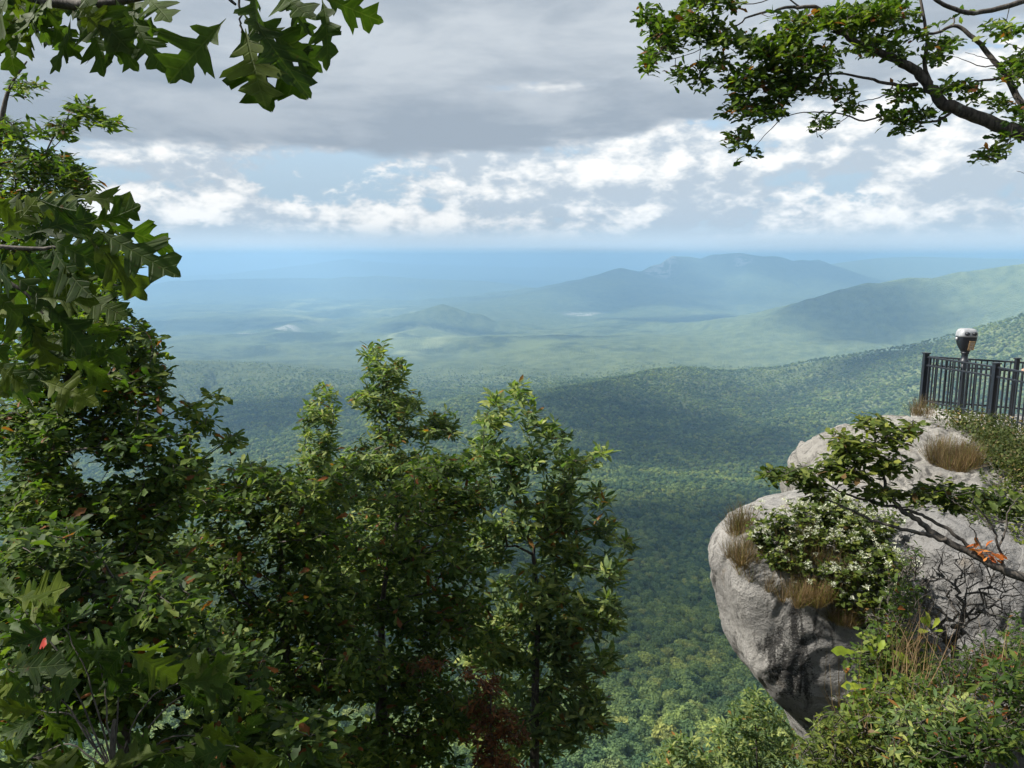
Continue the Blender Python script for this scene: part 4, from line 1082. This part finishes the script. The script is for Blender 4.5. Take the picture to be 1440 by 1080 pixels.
for k, (px, py, d, h, lab) in enumerate([(1230, 1075, 4.7, .45, 'pale dry grass stalks rising through the shrub beside the rock face'), (1330, 1070, 4.3, .42, 'thin dry grass stalks among the dark shrubs at the bottom edge'),
                                    (1400, 1010, 4.6, .42, 'dry grass stalks in the dark corner shrubs below the boulder'), (1270, 960, 5.3, .38, 'straw coloured stalks right of the lime seedlings')]):
    b_ = gp(px, d); e = empty('grass_tuft', b_); tag(e, lab, 'grass tuft'); top = P(px, py-60, d); L = Leaves()
    for q_ in range(9):
        f_ = b_+g.normal(0, .12, 3)*(1, 1, 0); f_[2] = top[2]-.55*h+g.normal(0, .05); blades(L, f_, 9, h, .10, g, 'blade', 1.3)
    L.build('blades', M_STRAW, e, b_)
# bright seedlings
for k, (lab, px, py, d, rows) in enumerate([
    ('seedling with bright lime leaves before the rock face, upper of two', 1215, 925, 5.2, [(1205, 918, 1172, 911), (1232, 920, 1246, 902), (1230, 926, 1224, 908), (1250, 912, 1280, 930)]),
    ('seedling with one bright lime leaf spray below the other lime seedling', 1215, 985, 5.0, [(1222, 968, 1188, 962), (1225, 970, 1240, 950), (1220, 975, 1195, 978)]),
    ('lime leaved sprig among dark twigs right of the white flowers', 1305, 905, 5.4, [(1310, 885, 1296, 868), (1310, 885, 1322, 870), (1308, 880, 1308, 862), (1312, 888, 1326, 885), (1308, 888, 1292, 886)])]):
    g = rnd(130+k); b_ = gp(px, d); e = empty('seedling', b_); tag(e, lab, 'seedling')
    L = Leaves(); T = Tubes(); c = P(rows[0][0], rows[0][1], d); T.tube(np.array([b_, (b_+c)/2+np.array([.03, 0, .02]), c]), [.004, .003, .002], 4)
    for (x0, y0, x1, y1) in rows:
        a = P(x0, y0, d); q = P(x1, y1, d-.02); T.tube(np.array([c, (a+c)/2, a]), [.002, .0016, .0014], 4)
        L.add('oak', a[None], (q-a)[None], np.array([np.linalg.norm(q-a)]), up=(-FWD*.6+np.array([0, 0, .8]))[None], g=g)
    T.build('stem', M_TWIG, e, b_); L.build('leaf', M_LIME, e, b_)
# ================================================================== overlook: railing, viewer, visitor
M_BLACK = simple_mat('black_paint', (.008, .011, .016), .45, .0, 30, .4, .1)
M_SILVER = simple_mat('worn_silver', (.30, .31, .32), .40, .3, 14, .2, .05)
M_PLATE = simple_mat('brass_plate', (.36, .25, .14), .45, .5, 60, .5, .05)
M_GLASS = simple_mat('dark_glass', (.01, .012, .015), .08, .0, 5, .1)
def bm_box(bm, c, s, rot=None):
    r = bmesh.ops.create_cube(bm, size=1.0)
    m = Matrix.Translation(Vector(c)) @ (rot or Matrix.Identity(4)) @ Matrix.Diagonal((*s, 1))
    bmesh.ops.transform(bm, matrix=m, verts=r['verts']); return r['verts']
def bm_obj(name, bm, mat, parent, bevel=0.0, smooth=False):
    if bevel:
        bmesh.ops.bevel(bm, geom=list(bm.edges), offset=bevel, segments=2, profile=.5, affect='EDGES')
    me = bpy.data.meshes.new(name); bm.to_mesh(me); bm.free(); me.materials.append(mat)
    if smooth: me.polygons.foreach_set('use_smooth', [True]*len(me.polygons))
    o = bpy.data.objects.new(name, me); COL.objects.link(o); o.parent = parent; return o
ZR = -2.045                                       # top of the rail
C0 = np.array([8.69, 16.0]); runs = [('front', [C0, np.array([9.20, 14.45]), np.array([9.32, 13.6]), np.array([9.5, 12.6])]),
                                     ('back', [C0, np.array([10.05, 15.15]), np.array([11.6, 14.2])])]
fe = empty('railing', (C0[0], C0[1], -3.165)); tag(fe, 'black metal picket railing round the overlook at the right edge', 'railing')
org = np.array([C0[0], C0[1], -3.165])
def loc(p): return tuple(np.array(p)-org)
posts = [(C0, .10), (runs[0][1][1], .10), (runs[0][1][2], .075), (runs[1][1][1], .075), (runs[0][1][3], .075), (runs[1][1][2], .075)]
for p, w in posts:
    bm = bmesh.new(); bm_box(bm, loc((p[0], p[1], (ZR+.05-3.31)/2)), (w, w, 3.31+ZR+.05)); 
    po = bm_obj('post', bm, M_BLACK, fe, .008)
    bm = bmesh.new(); bm_box(bm, loc((p[0], p[1], ZR+.063)), (w+.03, w+.03, .026)); bm_obj('post_cap', bm, M_BLACK, po, .006)
for nm, pts in runs:
    for a, b_ in zip(pts[:-1], pts[1:]):
        d = b_-a; L_ = np.linalg.norm(d); rot = Matrix.Rotation(math.atan2(d[1], d[0]), 4, 'Z'); c = (a+b_)/2
        for z in (ZR-.012, ZR-.19, -2.985):
            bm = bmesh.new(); bm_box(bm, loc((c[0], c[1], z)), (L_-.085, .036, .034), rot); bm_obj('rail', bm, M_BLACK, fe, .005)
        n_ = int(L_/.10)
        for i in range(1, n_):
            p = a+d*(i/n_)
            bm = bmesh.new(); bm_box(bm, loc((p[0], p[1], (ZR-.03-3.065)/2)), (.025, .025, ZR-.03+3.065), rot); bm_obj('picket', bm, M_BLACK, fe)
# terrace the railing stands on
gv = np.array([[C0[0]-.15, C0[1]+.12], [9.12, 14.42], [9.24, 13.6], [9.4, 12.5], [16, 12.0], [16, 15], [10.2, 15.3]])
bm = bmesh.new(); vsb = [bm.verts.new((x, y, -6.4)) for x, y in gv]; f_ = bm.faces.new(vsb)
r_ = bmesh.ops.extrude_face_region(bm, geom=[f_]); bmesh.ops.translate(bm, vec=(0, 0, 3.255), verts=[q for q in r_['geom'] if isinstance(q, bmesh.types.BMVert)])
bmesh.ops.recalc_face_normals(bm, faces=bm.faces)
to = bm_obj('terrace', bm, simple_mat('grey_concrete', (.30, .29, .27), .9, 0, 6, .25, .3), None, .015); to['kind'] = 'structure'

# ---- coin operated binocular viewer
vp = np.array([9.12, 15.36, -3.145]); ve = empty('binocular_viewer', vp)
tag(ve, 'silver and black coin binocular viewer on a pedestal behind the railing corner', 'viewer')
def lathe(rows, n=28):
    bm = bmesh.new(); rings = []
    for r, z in rows: rings.append([bm.verts.new((r*math.cos(2*math.pi*k/n), r*math.sin(2*math.pi*k/n), z)) for k in range(n)])
    for a, b_ in zip(rings[:-1], rings[1:]):
        for k in range(n): bm.faces.new((a[k], a[(k+1) % n], b_[(k+1) % n], b_[k]))
    bm.faces.new(rings[0][::-1]); bm.faces.new(rings[-1]); return bm
bm_obj('pedestal', lathe([(.17, 0), (.17, .03), (.10, .06), (.055, .12), (.05, .9), (.054, 1.04)]), M_BLACK, ve, 0, True)
bm_obj('yoke', lathe([(.06, 1.04), (.085, 1.06), (.085, 1.10), (.062, 1.12), (.060, 1.22), (.078, 1.25), (.078, 1.27)]), M_BLACK, ve, 0, True)
yaw = R(-4)
hd = empty('head', (0, 0, 1.27), ve); hd.rotation_euler = (0, 0, yaw)
def shield(w_rows, depth, y0=0.0):
    """egg-shaped housing: rows of (half width, z); rounded front to back"""
    bm = bmesh.new(); rings = []; n = 24
    for w, z, dp in w_rows:
        rings.append([bm.verts.new((w*np.sign(math.cos(a))*abs(math.cos(a))**.5, y0+dp*np.sign(math.sin(a))*abs(math.sin(a))**.5, z)) for a in [2*math.pi*k/n for k in range(n)]])
    for a, b_ in zip(rings[:-1], rings[1:]):
        for k in range(n): bm.faces.new((a[k], a[(k+1) % n], b_[(k+1) % n], b_[k]))
    bm.faces.new(rings[0][::-1]); bm.faces.new(rings[-1]); return bm
lower = shield([(.055, 0, .055), (.075, .03, .07), (.115, .10, .10), (.155, .19, .125), (.172, .26, .14), (.178, .33, .146), (.178, .345, .147)], .12)
bm_obj('housing', lower, M_BLACK, ve, 0, True).matrix_local = Matrix.Translation((0, 0, 1.25)) @ Matrix.Rotation(yaw, 4, 'Z') @ Matrix.Scale(.98, 4)
upper = shield([(.180, .335, .150), (.184, .36, .152), (.172, .43, .148), (.150, .475, .135), (.11, .498, .10), (.04, .504, .03)], .12)
HM = Matrix.Translation((0, 0, 1.25)) @ Matrix.Rotation(yaw, 4, 'Z') @ Matrix.Scale(.98, 4)
bm_obj('hood', upper, M_SILVER, ve, 0, True).matrix_local = HM
bpy.data.objects.remove(hd)
# plate and eyepieces face the platform side, towards the right of the photo
bm = bmesh.new(); bm_box(bm, (0, 0, 0), (.12, .012, .20), Matrix.Identity(4)); pl_ = bm_obj('coin_plate', bm, M_PLATE, ve, .004)
pl_.matrix_local = HM @ Matrix.Translation((.05, -.132, .16)) @ Matrix.Rotation(R(14), 4, 'X')
bm = bmesh.new()
for k in range(4): bm_box(bm, (0, -.009, .06-.035*k), (.07-.01*(k % 2), .004, .010))
ln_ = bm_obj('lettering', bm, M_SILVER, pl_)
bm = bmesh.new(); bm_box(bm, (0, -.012, -.085), (.03, .012, .018)); bm_obj('coin_slot', bm, M_SILVER, pl_, .002)
def drum(r, l): 
    bm = bmesh.new(); bmesh.ops.create_cone(bm, cap_ends=True, segments=24, radius1=r, radius2=r*.86, depth=l)
    bmesh.ops.rotate(bm, matrix=Matrix.Rotation(R(90), 3, 'X'), verts=bm.verts); return bm
for sx in (-.07, .07):
    ep = bm_obj('eyepiece', drum(.042, .09), M_BLACK, ve, 0, True); ep.matrix_local = HM @ Matrix.Translation((sx, -.165, .405))
    gl = bm_obj('lens', drum(.03, .012), M_GLASS, ep, 0, True); gl.matrix_local = Matrix.Translation((0, -.042, 0))
    ob = bm_obj('objective', drum(.05, .05), M_BLACK, ve, 0, True); ob.matrix_local = HM @ Matrix.Translation((sx*1.1, .16, .405)) @ Matrix.Rotation(math.pi, 4, 'Z')
for sx in (-1, 1):
    bm = drum(.035, .03); kn = bm_obj('knob', bm, M_SILVER, ve, 0, True); kn.matrix_local = HM @ Matrix.Translation((sx*.19, 0, .29)) @ Matrix.Rotation(R(90), 4, 'Z')

# ---- visitor behind the rail, beyond the frame's edge, one forearm resting on it
M_SKIN = simple_mat('skin', (.36, .22, .15), .55, 0, 20, .08)
M_SHIRT = simple_mat('blue_shirt', (.10, .16, .28), .9, 0, 30, .2, .2)
M_TROUSER = simple_mat('khaki_cloth', (.30, .25, .17), .9, 0, 30, .2, .2)
M_HAIR = simple_mat('brown_hair', (.05, .032, .02), .6, 0, 60, .4, .3)
pe = np.array([10.12, 13.85, -3.145])
per = empty('person', pe); tag(per, 'bare forearm and hand of a visitor resting on the black railing at the right edge', 'person')
def skin_obj(name, joints, edges, mat, parent, sub=2, root=0):
    me = bpy.data.meshes.new(name); me.from_pydata([j[:3] for j in joints], edges, [])
    o = bpy.data.objects.new(name, me); COL.objects.link(o); o.parent = parent
    sk = o.modifiers.new('skin', 'SKIN'); sk.use_smooth_shade = True
    for k, j in enumerate(joints):
        r = j[3] if isinstance(j[3], tuple) else (j[3], j[3]); me.skin_vertices[0].data[k].radius = r
    me.skin_vertices[0].data[root].use_root = True
    ss = o.modifiers.new('sub', 'SUBSURF'); ss.levels = sub; ss.render_levels = sub
    me.materials.append(mat); return o
# faces the railing to the left (-x); units metres from the feet
J = [(0, 0, .95, (.13, .15)), (0, 0, 1.10, (.12, .15)), (-.03, 0, 1.30, (.13, .17)), (-.05, 0, 1.44, (.07, .09)), (-.08, 0, 1.53, .055), (-.10, 0, 1.62, (.085, .075)), (-.11, 0, 1.72, (.075, .065)),
     (-.06, .19, 1.40, .055), (-.24, .27, 1.17, .042), (-.50, .20, 1.13, .034), (-.64, .12, 1.125, .026), (-.71, .09, 1.128, (.03, .016)),
     (-.06, -.19, 1.40, .055), (-.02, -.27, 1.14, .042), (-.06, -.26, .90, .033), (-.07, -.26, .83, (.02, .034)),
     (0, .10, .88, .085), (-.02, .11, .48, .058), (0, .11, .09, .042), (-.14, .12, .04, .038), (0, -.10, .88, .085), (-.01, -.11, .48, .058), (.01, -.11, .09, .042), (-.13, -.12, .04, .038)]
E = [(0, 1), (1, 2), (2, 3), (3, 4), (4, 5), (5, 6), (2, 7), (7, 8), (8, 9), (9, 10), (10, 11), (2, 12), (12, 13), (13, 14), (14, 15), (0, 16), (16, 17), (17, 18), (18, 19), (0, 20), (20, 21), (21, 22), (22, 23)]
for k in range(4):                               # fingers over the rail, thumb beside
    b0 = len(J); y = .118-.021*k
    J += [(-.735, y-.03, 1.128, .0095), (-.765-.004*(k in (1, 2)), y-.035, 1.122, .009), (-.785, y-.037, 1.095, .0085)]; E += [(11, b0), (b0, b0+1), (b0+1, b0+2)]
b0 = len(J); J += [(-.70, .03, 1.118, .0105), (-.725, .015, 1.10, .0095)]; E += [(11, b0), (b0, b0+1)]
for k in range(4):
    b0 = len(J); x = -.10+.021*k; J += [(x, -.26, .77, .009), (x-.005, -.255, .735, .0085)]; E += [(15, b0), (b0, b0+1)]
skin_obj('body', J, E, M_SKIN, per)
skin_obj('shirt', [(0, 0, .90, (.165, .19)), (0, 0, 1.12, (.14, .17)), (-.03, 0, 1.31, (.145, .185)), (-.05, 0, 1.43, (.08, .10)), (-.06, .19, 1.395, .07), (-.15, .235, 1.29, .062), (-.06, -.19, 1.395, .07), (-.04, -.235, 1.27, .06)],
         [(0, 1), (1, 2), (2, 3), (2, 4), (4, 5), (2, 6), (6, 7)], M_SHIRT, per)
skin_obj('trousers', [(0, 0, 1.0, (.155, .18)), (0, .10, .87, .105), (-.02, .11, .48, .075), (0, .11, .12, .062), (0, -.10, .87, .10), (-.01, -.11, .48, .075), (.01, -.11, .12, .062)], [(0, 1), (1, 2), (2, 3), (0, 4), (4, 5), (5, 6)], M_TROUSER, per)
skin_obj('hair', [(-.06, 0, 1.68, (.085, .085)), (-.09, 0, 1.765, (.07, .07)), (-.03, 0, 1.62, (.06, .07))], [(0, 1), (0, 2)], M_HAIR, per)
for o in per.children: o.location = (0, 0, 0)
for sy in (-1, 1):
    bm = bmesh.new(); bmesh.ops.create_uvsphere(bm, u_segments=12, v_segments=8, radius=.009); ey = bm_obj('eye', bm, simple_mat('eye_white', (.12, .09, .07), .3) if sy < 0 else bpy.data.materials['eye_white'], per, 0, True); ey.location = (-.178, sy*.032, 1.645)
    bm = bmesh.new(); bmesh.ops.create_uvsphere(bm, u_segments=12, v_segments=8, radius=.03); bmesh.ops.scale(bm, vec=(.5, .25, 1), verts=bm.verts); er = bm_obj('ear', bm, M_SKIN, per, 0, True); er.location = (-.095, sy*.078, 1.635)
    bm = bmesh.new(); bm_box(bm, (0, 0, 0), (.27, .10, .07)); sh = bm_obj('shoe', bm, M_BLACK, per, .025, True); sh.location = (-.06, sy*.115, .035)
bm = bmesh.new(); bmesh.ops.create_cone(bm, segments=10, radius1=.018, radius2=.006, depth=.045, cap_ends=True); no = bm_obj('nose', bm, M_SKIN, per, 0, True); no.location = (-.19, 0, 1.62)
bm = bmesh.new(); bm_box(bm, (0, 0, 0), (.012, .045, .010)); mo = bm_obj('mouth', bm, simple_mat('lips', (.35, .14, .12), .5), per, .004, True); mo.location = (-.182, 0, 1.578)
# ================================================================== forest on the slopes below
def canopy_mesh(name, seed, quads=620):
    """rounded broadleaf crown of unit radius made of leafy sprays on several lobes"""
    g = rnd(seed)
    lob = [(np.array([0, 0, .15]), .72)]
    for k in range(9):
        a = g.uniform(0, 6.28); r = g.uniform(.35, .62); lob.append((np.array([math.cos(a)*r, math.sin(a)*r, g.uniform(-.25, .45)]), g.uniform(.32, .5)))
    V = []; F = []; n = 0
    for c, rad in lob:
        m = int(quads*rad*rad/2.2)
        d = norm(g.normal(0, 1, (m, 3))); d[:, 2] = np.where(d[:, 2] < -.3, -d[:, 2], d[:, 2])
        p = c+d*rad*g.uniform(.82, 1.1, (m, 1))
        nn = norm(d+g.normal(0, .55, (m, 3))); a = norm(np.cross(nn, g.normal(0, 1, (m, 3)))); b_ = np.cross(nn, a)
        s = g.uniform(.07, .15, (m, 1))
        q = np.stack([p-a*s, p+b_*s*.8, p+a*s, p-b_*s*.8+nn*s*.4], 1)
        V.append(q.reshape(-1, 3)); F.append(np.arange(m*4).reshape(-1, 4)+n); n += m*4
        # solid heart of the lobe
        bm = bmesh.new(); bmesh.ops.create_icosphere(bm, subdivisions=1, radius=rad*.86); bmesh.ops.triangulate(bm, faces=bm.faces)
        vv = np.array([v.co[:] for v in bm.verts])+c; ff = np.array([[v.index for v in f.verts] for f in bm.faces]); bm.free()
        ff = np.concatenate([ff, ff[:, 2:3]], 1)
        V.append(vv); F.append(np.array([(r_[0], r_[1], r_[2]) for r_ in ff])+n); n += len(vv)
    v = np.concatenate(V)
    quad = np.concatenate([f for f in F if f.shape[1] == 4]); tri = np.concatenate([f for f in F if f.shape[1] == 3])
    return v, [quad, tri]
fm, nt, out = new_mat('forest_leaf')
ri = nt.node('ShaderNodeObjectInfo').outputs['Random']
co = nt.node('ShaderNodeTexCoord').outputs['Object']
nn_ = nt.noise(co, 3.5, 4, .6)
c = nt.mix(ri, (.085, .14, .07), (.25, .32, .115))
c = nt.mix(nt.ramp(ri, .80, 1.0), c, (.27, .30, .11))
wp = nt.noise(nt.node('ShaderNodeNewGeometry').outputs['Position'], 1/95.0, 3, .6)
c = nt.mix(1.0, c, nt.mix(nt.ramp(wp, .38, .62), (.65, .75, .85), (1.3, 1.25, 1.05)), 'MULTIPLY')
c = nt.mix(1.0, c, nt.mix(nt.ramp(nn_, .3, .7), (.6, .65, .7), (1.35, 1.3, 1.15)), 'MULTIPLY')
pb = nt.node('ShaderNodeBsdfDiffuse', ins={'Color': c})
tl = nt.node('ShaderNodeBsdfTranslucent', ins={'Color': c})
ms = nt.node('ShaderNodeMixShader', ins={0: .42, 1: pb.outputs[0], 2: tl.outputs[0]}); nt.l.new(ms.outputs[0], out.inputs[0])

NV = 6
meshes = []
for k in range(NV):
    v, fs = canopy_mesh('crown', 200+k)
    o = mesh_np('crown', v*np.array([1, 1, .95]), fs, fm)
    meshes.append(o.data); bpy.data.objects.remove(o)
bmt = bmesh.new(); bmesh.ops.create_cone(bmt, segments=8, radius1=.06, radius2=.03, depth=2.2, cap_ends=True); bmesh.ops.translate(bmt, vec=(0, 0, -1.1), verts=bmt.verts)
trunk_me = bpy.data.meshes.new('trunk'); bmt.to_mesh(trunk_me); bmt.free(); trunk_me.materials.append(M_BARK)

g = rnd(300)
def scatter(r0, r1, area):
    A = .5*(r1*r1-r0*r0)*1.35; n_ = int(A/area)
    r = np.sqrt(g.uniform(r0*r0, r1*r1, n_)); a = g.uniform(-.66, .69, n_)
    return r*np.sin(a), r*np.cos(a)
xs, ys = [], []
for r0, r1, ar in ((110, 600, 27), (600, 1500, 36), (1500, 2800, 62), (2800, 3900, 110)):
    x, y = scatter(r0, r1, ar); xs.append(x); ys.append(y)
xs = np.concatenate(xs); ys = np.concatenate(ys)
zs = height(xs, ys); rs = np.hypot(xs, ys)
# out of view below the frame or behind the near rock: left out
k = (1080-540)/FX
dep = (FWD[2]*0 - zs)/rs
keep = (g.random(len(rs)) < 1-sstep(2300, 3900, rs)*.95) & (dep < math.tan(PITCH+math.atan(.56)))
xs, ys, zs, rs = xs[keep], ys[keep], zs[keep], rs[keep]
R_ = 2.4+3.4*g.random(len(xs))**1.8*np.where(rs > 1500, 1.2, 1.0)*np.where(rs > 2800, 1.3, 1.0)
sink = 1-sstep(1900, 3900, rs); hz_ = zs + g.uniform(9, 15, len(xs))*(.05+.95*sink)
R_ = R_*(.45+.55*sink)
# the nearest are single trees
order = np.argsort(rs)
px_ = 720+FX*xs/(ys*math.cos(PITCH)-hz_*math.sin(PITCH))
dpt = ys*math.cos(PITCH)-hz_*math.sin(PITCH)
py_ = 540-FX*(ys*math.sin(PITCH)+hz_*math.cos(PITCH))/dpt
ok = (px_ > 560) & (px_ < 1130) & (py_ < 1130)
near_i = [i for i in order if ok[i]][:110]
protos_f = []
VG = 'forest trees on the slope below the cliff'
VL = 'round crowned green forest tree far below, between near trees and grey rock'
for q_, i in enumerate(near_i):
    e = empty('forest_tree', (xs[i], ys[i], zs[i])); tag(e, VL, 'tree', VG)
    e.rotation_euler = (0, 0, g.uniform(0, 6.28))
    for nm, me in (('crown', meshes[q_ % NV]), ('trunk', trunk_me)):
        o = bpy.data.objects.new(nm, me); COL.objects.link(o); o.parent = e; o.location = (0, 0, hz_[i]-zs[i]); o.scale = (R_[i],)*3
        if nm == 'trunk': o.scale = (R_[i]*.9, R_[i]*.9, (hz_[i]-zs[i]+.5)/2.2)
    if q_ < NV: protos_f.append(bpy.data.objects[e.children[0].name] if e.children else None)
mask = np.ones(len(xs), bool); mask[near_i] = False
# ---- the rest of the wood: one mass
pm = bpy.data.meshes.new('forest'); pts = np.stack([xs, ys, hz_], -1)[mask]
pm.vertices.add(len(pts)); pm.vertices.foreach_set('co', pts.astype(np.float32).ravel())
a1 = pm.attributes.new('size', 'FLOAT', 'POINT'); a1.data.foreach_set('value', R_[mask].astype(np.float32))
a2 = pm.attributes.new('turn', 'FLOAT', 'POINT'); a2.data.foreach_set('value', g.uniform(0, 6.28, len(pts)).astype(np.float32))
a3 = pm.attributes.new('pick', 'INT', 'POINT'); a3.data.foreach_set('value', g.integers(0, NV, len(pts)).astype(np.int32))
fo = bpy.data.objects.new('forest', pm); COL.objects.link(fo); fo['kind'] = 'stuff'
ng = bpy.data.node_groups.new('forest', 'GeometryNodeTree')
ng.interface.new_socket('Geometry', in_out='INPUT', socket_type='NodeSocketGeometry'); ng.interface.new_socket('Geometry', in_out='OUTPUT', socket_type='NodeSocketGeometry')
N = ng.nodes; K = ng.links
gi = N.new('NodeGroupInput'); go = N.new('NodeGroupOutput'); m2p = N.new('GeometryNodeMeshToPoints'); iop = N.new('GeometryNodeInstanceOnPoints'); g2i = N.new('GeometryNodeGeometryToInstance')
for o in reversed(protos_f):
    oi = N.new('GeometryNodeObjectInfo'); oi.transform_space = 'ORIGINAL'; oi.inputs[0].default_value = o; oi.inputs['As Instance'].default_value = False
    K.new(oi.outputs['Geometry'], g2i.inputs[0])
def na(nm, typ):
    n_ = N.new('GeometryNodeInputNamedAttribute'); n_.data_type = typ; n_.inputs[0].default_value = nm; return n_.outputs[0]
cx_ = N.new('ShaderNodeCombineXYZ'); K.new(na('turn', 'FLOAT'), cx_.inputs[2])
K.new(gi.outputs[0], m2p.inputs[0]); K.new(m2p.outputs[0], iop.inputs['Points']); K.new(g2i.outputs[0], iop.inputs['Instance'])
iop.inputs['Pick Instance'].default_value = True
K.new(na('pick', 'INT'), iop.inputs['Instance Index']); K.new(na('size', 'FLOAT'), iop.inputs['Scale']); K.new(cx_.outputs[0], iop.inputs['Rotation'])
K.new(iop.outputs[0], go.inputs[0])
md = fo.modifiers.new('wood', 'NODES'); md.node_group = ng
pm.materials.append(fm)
